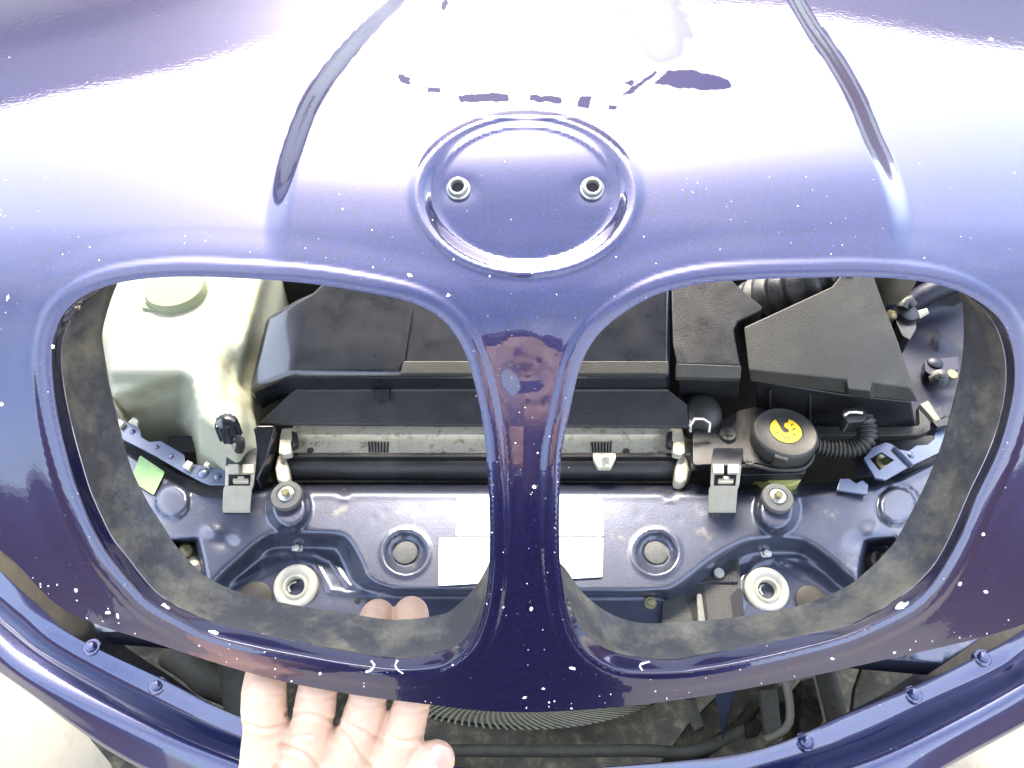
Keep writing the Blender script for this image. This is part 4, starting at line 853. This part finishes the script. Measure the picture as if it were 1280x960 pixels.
for (cx, cy), lab in (((232, 690), 'small brass bulb holder in the dark pocket at the left end of the cross panel'), ((1098, 700), 'brown plastic bulb holder in the dark pocket at the right end of the cross panel')):
    h_ = B().lathe(Wz(cx, cy, .748), (.4, -.4, 1), [(.008, -.012), (.008, .0), (.0055, .002), (.0055, .008), (.0001, .010)], 20).build('bulb_holder', M['bolt'] if cx < 600 else M['brown'], None, sharp=40); rebase(h_); tag(h_, lab, 'bulb holder')
o = B().lathe(Wz(242, 705, .745), (.5, -.6, .6), [(.006, -.015), (.0065, .012), (.004, .016)], 16).build('cream_connector', M['ring'], None); rebase(o); tag(o, 'cream connector in the left dark pocket, beside the brass bulb holder', 'connector')
# ------------------------------------------------------------------ under the bonnet: fan, pipes, tray
FAN = thing('cooling_fan', Wy(655, 850, .275) - np.array([0, 0, .15]), 'round cooling fan behind a dusty ribbed guard, in the gap below the bonnet', 'fan')
fc = V(Wy(655, 848, .275)); fa = Vector((0, -1, 0)); Rf = .148
for k, rr in enumerate(np.linspace(.055, Rf, 13)):
    pts = [fc + Vector((math.cos(t) * rr, 0, math.sin(t) * rr)) for t in np.linspace(0, 2 * math.pi, 73)]
    bb = B(); n_ = 72; v = []; f = []
    for i in range(n_):
        t = 2 * math.pi * i / n_; d_ = Vector((math.cos(t), 0, math.sin(t)))
        for u, s_ in ((-.0016, 0), (.0016, 0), (.0016, .007), (-.0016, .007)): v.append(fc + d_ * (rr + u) + fa * (.004 + s_ - .02 * (rr / Rf) ** 2 * .3))
    for i in range(n_):
        j = (i + 1) % n_
        for e in range(4): f.append((i * 4 + e, i * 4 + (e + 1) % 4, j * 4 + (e + 1) % 4, j * 4 + e))
    B().add(v, f).build('guard_ring', M['grime2'] if 'grime2' in M else M['pipe'], FAN)
for k in range(100):
    t0 = 2 * math.pi * k / 100; pts = []
    for i, rr in enumerate(np.linspace(.055, Rf, 6)):
        t = t0 + .5 * (rr / Rf - .37); pts.append(fc + Vector((math.cos(t) * rr, 0, math.sin(t) * rr)) + fa * .009)
    if math.sin(t0 + .3) < .35: B().tube(pts, .0015, 6).build('guard_spoke', M['pipe'], FAN)
B().lathe(fc + fa * -.01, fa, [(Rf * 1.06, -.03), (Rf * 1.06, .018), (Rf * 1.0, .018), (Rf * 1.0, -.03)], 64, cap=False).build('fan_ring', M['plastic_warm'], FAN)
B().lathe(fc, fa, [(.052, 0), (.052, .012), (.045, .018), (.0001, .020)], 40).build('hub', M['pipe'], FAN)
for k in range(7):
    t = 2 * math.pi * k / 7; d0 = Vector((math.cos(t), 0, math.sin(t))); d1 = Vector((math.cos(t + .45), 0, math.sin(t + .45)))
    v = [fc + d0 * .045 + Vector((0, .002, 0)), fc + d0 * .140 + Vector((0, .002, 0)), fc + d1 * .140 + Vector((0, .025, 0)), fc + d1 * .045 + Vector((0, .025, 0))]
    B().prism(v, (0, .002, 0)).build('blade', M['plastic'], FAN)
o = B().tube([Wz(470, 938, .56), Wz(530, 938, .56), Wz(700, 939, .56), Wz(800, 938, .56), Wz(860, 940, .55), Wz(905, 925, .545), Wz(950, 900, .54)], .0056, 12).build('cross_pipe', M['pipe'], None); rebase(o); tag(o, 'thin dusty grey pipe running across below the fan guard', 'pipe')
def pr(name, pts, z, dz, m, lab, cat, bev=.002):
    o = B().prism([Wz(a, b_, z if not isinstance(z, (list, tuple)) else z[i]) for i, (a, b_) in enumerate(pts)], (0, 0, dz)).build(name, m, None, bevel=bev); rebase(o); return tag(o, lab, cat)
pr('oily_shelf', [(860,905),(905,860),(965,850),(1000,870),(960,950),(880,985),(820,960)], .50, -.03, M['grime'], 'grimy shelf at the right of the fan, beneath the bonnet edge', 'shelf')
pr('support_strut', [(950,862),(972,860),(978,915),(962,925),(955,900)], .58, -.01, M['pipe'], 'flat grey strut between the blue spike and the curved wire', 'strut')
pr('dirty_duct', [(1000,850),(1018,846),(1030,900),(1012,925),(998,915)], .56, -.06, M['grime'], 'tall dirty duct beside the curved wire, below the bonnet edge', 'duct')
o = B().tube([Wz(1022, 800, .60), Wz(1034, 850, .58), Wz(1042, 880, .57), Wz(1050, 915, .55)], .0105, 18).build('grey_hose', M['pipe'], None); rebase(o); tag(o, 'grey hose in the gap to the right of the dirty duct', 'hose')
o = B().tube([Wz(982, 850, .625), Wz(987, 880, .62), Wz(986, 905, .615), Wz(972, 918, .612), Wz(956, 925, .61)], .0038, 12).build('curved_wire', M['ring'], None); rebase(o); tag(o, 'cream coloured cable curving down behind the bumper flange', 'cable')
o = B().prism2([Wz(893,862,.66), Wz(921,858,.66), Wz(903,926,.64)], [Wz(893,862,.64), Wz(921,858,.64), Wz(903,926,.636)]).build('blue_spike', M['inner_paint'], None, bevel=.001); rebase(o); tag(o, 'pointed dark blue metal tongue hanging below the bonnet edge', 'bracket')
o = B().tube([Wz(862, 872, .56), Wz(868, 895, .55), Wz(875, 912, .55)], .006, 12).build('dusty_sensor', M['pipe'], None); rebase(o); tag(o, 'short dusty plug hanging right of the fan guard', 'plug')
o = B().tube([Wz(838, 955, .50), Wz(880, 940, .53), Wz(925, 905, .54), Wz(945, 880, .55)], .0065, 12).build('oily_hose', M['grime'], None); rebase(o); tag(o, 'oily hose rising from the cross pipe to the blue spike', 'hose')
pr('brown_clamp', [(930,905),(945,895),(955,905),(948,920),(935,922)], .55, -.01, M['brown'], 'small rusty brown clamp on the grimy shelf', 'clamp')
pr('inner_flap', [(1085,810),(1110,820),(1150,805),(1140,900),(1060,930),(1068,860)], .52, -.01, M['grime'], 'dirty flap in the right corner of the gap behind the bumper', 'flap')
o = B().tube([Wz(285, 800, .62), Wz(292, 840, .61), Wz(298, 880, .60), Wz(302, 920, .59)], .0135, 20).build('steel_tube', M['pipe'], None); rebase(o); tag(o, 'grey steel tube standing left of the hand, behind the bumper', 'tube')
o = B().tube([Wz(215, 815, .56), Wz(242, 832, .56), Wz(262, 850, .56), Wz(290, 862, .56)], .017, 18).build('curved_pipe', M['grime3'] if 'grime3' in M else M['pipe'], None); rebase(o); tag(o, 'curved pale pipe in the gap left of the steel tube', 'pipe')
# tray below and engine block behind so that gaps see something real
gx, gy = np.meshgrid(np.linspace(-.46, .46, 60), np.linspace(.14, 1.3, 50)); zz = .36 + .012 * np.sin(gx * 23) * np.sin(gy * 31) + rng.normal(0, .0015, gx.shape)
gx = gx / .46 * np.minimum(.46 + np.maximum(gy - .22, 0) * 1.2, .74)
o = link('undertray', mesh('undertray', np.stack([gx.ravel(), gy.ravel(), zz.ravel()], -1), [(j * 60 + i, j * 60 + i + 1, (j + 1) * 60 + i + 1, (j + 1) * 60 + i) for j in range(49) for i in range(59)]), M['grime'], None)
rebase(o); tag(o, 'dirty brown tray under the radiator, seen in the gap below the bonnet', 'tray')
o = B().prism([(-.52, .62, .80), (.52, .62, .80), (.52, 1.2, .80), (-.52, 1.2, .80)], (0, 0, -.4)).build('engine', M['dark'], None, bevel=.02); rebase(o); tag(o, 'dark engine block deep behind the shroud and ducts', 'engine')
o = B().prism([(-.34, .425, .74), (.46, .425, .74), (.46, .445, .74), (-.34, .445, .74)], (0, 0, -.36)).build('radiator_core', M['dark'], RAD)
# ------------------------------------------------------------------ the house behind the car (seen only as a reflection in the bonnet)
M['render'] = mat('white_house_render', (.62, .60, .56), rough=.9, noise=.05, nscale=3)
M['slate'] = mat('dark_roof', (.035, .035, .05), rough=.7, noise=.2, nscale=6)
M['terracotta'] = mat('terracotta', (.35, .12, .06), rough=.8)
M['brownwood'] = mat('brown_window_wood', (.12, .06, .045), rough=.5)
HSE = thing('house', (0, 8, 0), 'white rendered house with a dark roof, mirrored in the upper bonnet paint', 'house')
def boxm(name, x0, y0, z0, x1, y1, z1, m, parent):
    return B().prism([(x0, y0, z1), (x1, y0, z1), (x1, y1, z1), (x0, y1, z1)], (0, 0, z0 - z1)).build(name, M[m], parent, smooth=False)
boxm('wall', -12, 8, 0, 12, 14, 6.0, 'render', HSE)
B().prism([(-12.6, 7.4, 6.0), (-12.6, 11, 9.7), (-12.6, 14.6, 6.0)], (25.2, 0, 0)).build('roof', M['slate'], HSE, smooth=False)
B().tube([(-12.7, 11, 9.75), (12.7, 11, 9.75)], .16, 10).build('ridge_tiles', M['terracotta'], HSE)
B().tube([(-12.6, 7.33, 5.97), (12.6, 7.33, 5.97)], .09, 10).build('gutter', M['slate'], HSE)
for x in (-9, -5.4, -1.8, 1.8, 5.4, 9):
    fr0 = boxm('window', x - .8, 7.95, 3.9, x + .8, 8.02, 5.5, 'render', HSE)
    boxm('pane', x - .7, 7.93, 4.0, x - .04, 7.945, 5.4, 'brownwood', fr0); boxm('pane', x + .04, 7.93, 4.0, x + .7, 7.945, 5.4, 'brownwood', fr0)
HSE.rotation_euler.z = R(7); HSE.location.y += 1.2
M['brickred'] = mat('brown_reflection_wall', (.16, .085, .07), rough=.9, noise=.35, nscale=14)
for x, lab in ((-4.6, 'brown brick wall added out of view on the left, as a dark reflection for the paint'), (4.6, 'brown brick wall added out of view on the right, as a dark reflection for the paint')):
    gw = thing('reflection_wall', (x, 2, 0), lab, 'added wall', 'brick walls added for dark reflections')  # unseen walls added to give the bonnet creases something dark to reflect
    boxm('wall', x - .15, -5, 0, x + .15, 7.2, 1.8, 'brickred', gw); boxm('coping', x - .2, -5.05, 1.8, x + .2, 7.25, 1.9, 'render', gw)
# ------------------------------------------------------------------ the photographer: body behind the camera, right hand holding the bonnet
M['skin'] = mat('skin', (.57, .385, .275), rough=.5, noise=.06, nscale=60, sss=.25, bump=.7, bscale=260, spec=.35)
M['nail'] = mat('finger_nail', (.42, .27, .21), rough=.3, coat=.3)
M['shirt'] = mat('dark_navy_shirt', (.02, .02, .035), rough=.9, noise=.2, nscale=40, bump=.4, bscale=200)
M['hair'] = mat('dark_brown_hair', (.025, .015, .01), rough=.6)
def chain(b, pts):
    """tapered rounded limb: spheres and cones through (x,y,z,r) points, fused later by the remesh"""
    pts = [np.array(p, float) for p in pts]
    for i in range(len(pts) - 1):
        a, c = pts[i], pts[i + 1]; n = 12; d = V(c[:3] - a[:3])
        if d.length < 1e-6: continue
        L = d.length; prof = []
        for k in range(5): t = math.pi / 2 * k / 4; prof.append((max(a[3] * math.sin(t), 1e-4), -a[3] * math.cos(t)))
        for k in range(5): t = math.pi / 2 * k / 4; prof.append((max(c[3] * math.cos(t), 1e-4), L + c[3] * math.sin(t)))
        b.lathe(a[:3], d, prof, n)
def pk(px, py, d, r): return (*Wd(px, py, d), r)
def lerpw(a, b, t): return tuple(np.array(a) + (np.array(b) - np.array(a)) * t)
b = B()
# wrist and palm (palm faces the camera, thumb on the right)
wr = pk(352, 1075, .385, .029); 
K_p = pk(334, 958, .350, .0128); K_r = pk(382, 955, .352, .0125); K_m = pk(433, 958, .353, .0125); K_i = pk(484, 968, .352, .0125)
heel_l = pk(330, 1030, .368, .020); heel_r = pk(425, 1045, .366, .022)
for k_ in (K_p, K_r, K_m, K_i):
    for h_ in (heel_l, heel_r): chain(b, [h_, k_])
m4 = [pk(332, 995, .357, .0165), pk(372, 1000, .362, .0165), pk(420, 1005, .363, .0165), pk(465, 1005, .358, .0155)]; chain(b, m4)
for k_, q_ in zip((K_p, K_r, K_m, K_i), m4): chain(b, [k_, q_])
chain(b, [heel_l, heel_r]); chain(b, [K_p, K_r, K_m, K_i]); chain(b, [wr, heel_l]); chain(b, [wr, heel_r])
chain(b, [pk(385, 985, .358, .017), pk(400, 1030, .362, .022)]); chain(b, [pk(335, 985, .354, .017), heel_l])
# fingers
fing = [
 [K_p, pk(333, 925, .345, .0112), pk(332, 905, .342, .0098), pk(330, 885, .340, .0103), pk(330, 862, .338, .0098), pk(336, 822, .350, .0090), pk(352, 790, .372, .0082)],
 [K_r, pk(386, 925, .346, .0108), pk(390, 903, .343, .0093), pk(394, 884, .341, .0097), pk(396, 866, .340, .0090), pk(406, 825, .352, .0088), pk(420, 792, .376, .0084)],
 [K_m, pk(441, 932, .347, .0108), pk(449, 910, .343, .0092), pk(455, 892, .342, .0095), pk(461, 872, .341, .0086), pk(452, 815, .362, .0090), pk(472, 770, .392, .0090)],
 [K_i, pk(503, 920, .343, .0098), pk(515, 880, .341, .0084), pk(519, 825, .356, .0092), pk(514, 767, .392, .0092)]]
for fg in fing: chain(b, fg)
# thumb
chain(b, [pk(425, 1045, .366, .020), pk(490, 1010, .350, .0145), pk(528, 975, .342, .0105), pk(545, 950, .338, .0088)])
# forearm, upper arm and body of the photographer, one surface with the hand
arm = [wr, (*Wd(330, 1260, .46, ), .034), (-.24, -.12, 1.0, .042), (-.27, -.34, 1.0, .046)]
chain(b, arm)
me = fixn(mesh('person', b.v, b.f)); 
PER = link('person', me, M['skin'], None, sharp=0); rebase(PER)
rm = PER.modifiers.new('fuse', 'REMESH'); rm.mode = 'VOXEL'; rm.voxel_size = .0010; rm.use_smooth_shade = True
sm = PER.modifiers.new('soften', 'SMOOTH'); sm.factor = .5; sm.iterations = 14
bpy.context.view_layer.update(); ev = PER.evaluated_get(bpy.context.evaluated_depsgraph_get()); me2 = bpy.data.meshes.new_from_object(ev); PER.modifiers.clear()
nvh = len(me2.vertices); co = np.empty(nvh * 3); me2.vertices.foreach_get('co', co); co = co.reshape(-1, 3); no_ = np.empty(nvh * 3); me2.vertices.foreach_get('normal', no_); no_ = no_.reshape(-1, 3)
wc = co + np.array(PER.location); rel = wc - np.array([0, 0, CAMZ]); dep = rel @ np.array([0, cp, -sp]); hpx = np.stack([640 + F * rel[:, 0] / dep, 480 - F * (rel @ np.array([0, sp, cp])) / dep], -1)
facing = (-(rel * no_).sum(1) / np.linalg.norm(rel, axis=1)) > .1
push = np.zeros(nvh); sel = np.where((hpx[:, 1] < 1010) & (hpx[:, 0] > 280) & (hpx[:, 0] < 590) & facing)[0]
# folds of the palm and the finger joints
for cr_, dd, sg in (([(358,893),(391,894),(424,904)], .0011, 2.6), ([(361,921),(388,920)], .0007, 2.4), ([(352,932),(379,943),(395,958),(405,985)], .0013, 3), ([(426,914),(444,937),(462,962),(470,1000)], .0013, 3), ([(435,906),(455,916),(476,927)], .0010, 2.6), ([(488,922),(508,928),(530,922)], .0009, 2.5),
    ([(306,905),(332,912),(356,906)], .0009, 2.4), ([(308,868),(330,872),(352,867)], .0006, 2), ([(374,872),(397,876),(419,871)], .0006, 2), ([(441,880),(461,884),(482,879)], .0006, 2), ([(496,888),(515,892),(534,887)], .0006, 2), ([(345,960),(372,985),(388,1020)], .0012, 3.2), ([(500,985),(520,995),(540,990)], .0007, 2.4), ([(455,756),(470,760),(484,757)], .0003, 1.6)):
    d_ = seg_dist(hpx[sel], smooth_open(cr_, 20), False); push[sel] -= dd * np.exp(-(d_ / sg) ** 2) - dd * .35 * np.exp(-((d_ - sg * 2.4) / (sg * 1.3)) ** 2)
co += no_ * push[:, None]; me2.vertices.foreach_set('co', co.ravel()); me2.polygons.foreach_set('use_smooth', [True] * len(me2.polygons)); me2.update()
if not me2.materials: me2.materials.append(M['skin'])
PER.data = me2; me2.name = 'person'
tag(PER, 'person whose bare right hand holds up the front edge of the bonnet', 'person')
def child(bb, name, m, vox, it=6):
    o = bb.build(name, m, PER, sharp=0); r_ = o.modifiers.new('fuse', 'REMESH'); r_.mode = 'VOXEL'; r_.voxel_size = vox; r_.use_smooth_shade = True
    s_ = o.modifiers.new('soften', 'SMOOTH'); s_.factor = .5; s_.iterations = it; return o
LOW = np.array([0, -.10, -.17, 0])
_chain = chain
def chain(b_, pts): _chain(b_, [np.array(p) + LOW * sstep(.2, .9, p[2]) for p in pts])
bb = B(); chain(bb, [(-.27, -.24, 1.16, .062), (-.235, -.36, 1.42, .075), (-.05, -.42, 1.46, .085), (.14, -.40, 1.43, .075), (.22, -.24, 1.24, .06), (.20, -.16, 1.28, .045), (.15, -.06, 1.36, .035)])
chain(bb, [(-.09, -.42, 1.40, .11), (-.08, -.50, 1.15, .12), (-.07, -.58, .92, .14)]); chain(bb, [(.07, -.42, 1.40, .11), (.07, -.50, 1.15, .12), (.06, -.58, .92, .14)])
child(bb, 'shirt', M['shirt'], .012)
bb = B(); chain(bb, [(-.09, -.58, .92, .13), (-.11, -.55, .48, .08), (-.12, -.60, .07, .055)]); chain(bb, [(.08, -.58, .92, .13), (.11, -.50, .48, .08), (.12, -.52, .07, .055)])
chain(bb, [(-.12, -.60, .04, .045), (-.13, -.42, .03, .035)]); chain(bb, [(.12, -.52, .04, .045), (.13, -.34, .03, .035)])
child(bb, 'trousers', M['shirt'], .012)
bb = B(); chain(bb, [(0, -.38, 1.47, .055), (0, -.30, 1.56, .055)]); chain(bb, [(0, -.27, 1.66, .088), (0, -.245, 1.60, .078), (0, -.21, 1.555, .045)]); chain(bb, [(0, -.175, 1.615, .016), (0, -.165, 1.60, .014)])
for s in (-1, 1): chain(bb, [(s * .086, -.27, 1.63, .014), (s * .088, -.27, 1.60, .012)])
chain(bb, [(.15, -.06, 1.36, .028), (.11, -.02, 1.40, .025), (.085, .0, 1.43, .02)])
for k in range(4): chain(bb, [(.075, .0, 1.44 - k * .016, .009), (.055, -.025, 1.437 - k * .016, .0085), (.025, -.02, 1.437 - k * .016, .008)])
child(bb, 'head', M['skin'], .006, 3)
bb = B(); chain(bb, [(0, -.30, 1.685, .092), (0, -.25, 1.705, .078)]); chain(bb, [(0, -.33, 1.63, .075), (0, -.32, 1.57, .06)]); child(bb, 'hair', M['hair'], .008, 3)
chain = _chain
# thumb nail
tn = V(Wd(549, 949, .3295)); nn = (V((0, 0, CAMZ)) - tn).normalized(); up = (V(Wd(545, 940, .3295)) - V(Wd(536, 965, .3295))).normalized(); sx = up.cross(nn).normalized()
pts = []; fcs = []
for j in range(7):
    for i in range(7):
        u = (i - 3) / 3; w_ = (j - 3) / 3; rr_ = 1 - .25 * max(w_, 0) ** 2; pts.append(tn + sx * u * .0052 * rr_ + up * w_ * .0062 * (1 - .12 * u * u) - nn * (.0020 * u * u + .0010 * w_ * w_))
for j in range(6):
    for i in range(6): fcs.append((j * 7 + i, j * 7 + i + 1, (j + 1) * 7 + i + 1, (j + 1) * 7 + i))
no = link('nail', mesh('nail', pts, fcs), M['nail'], PER, sharp=0)
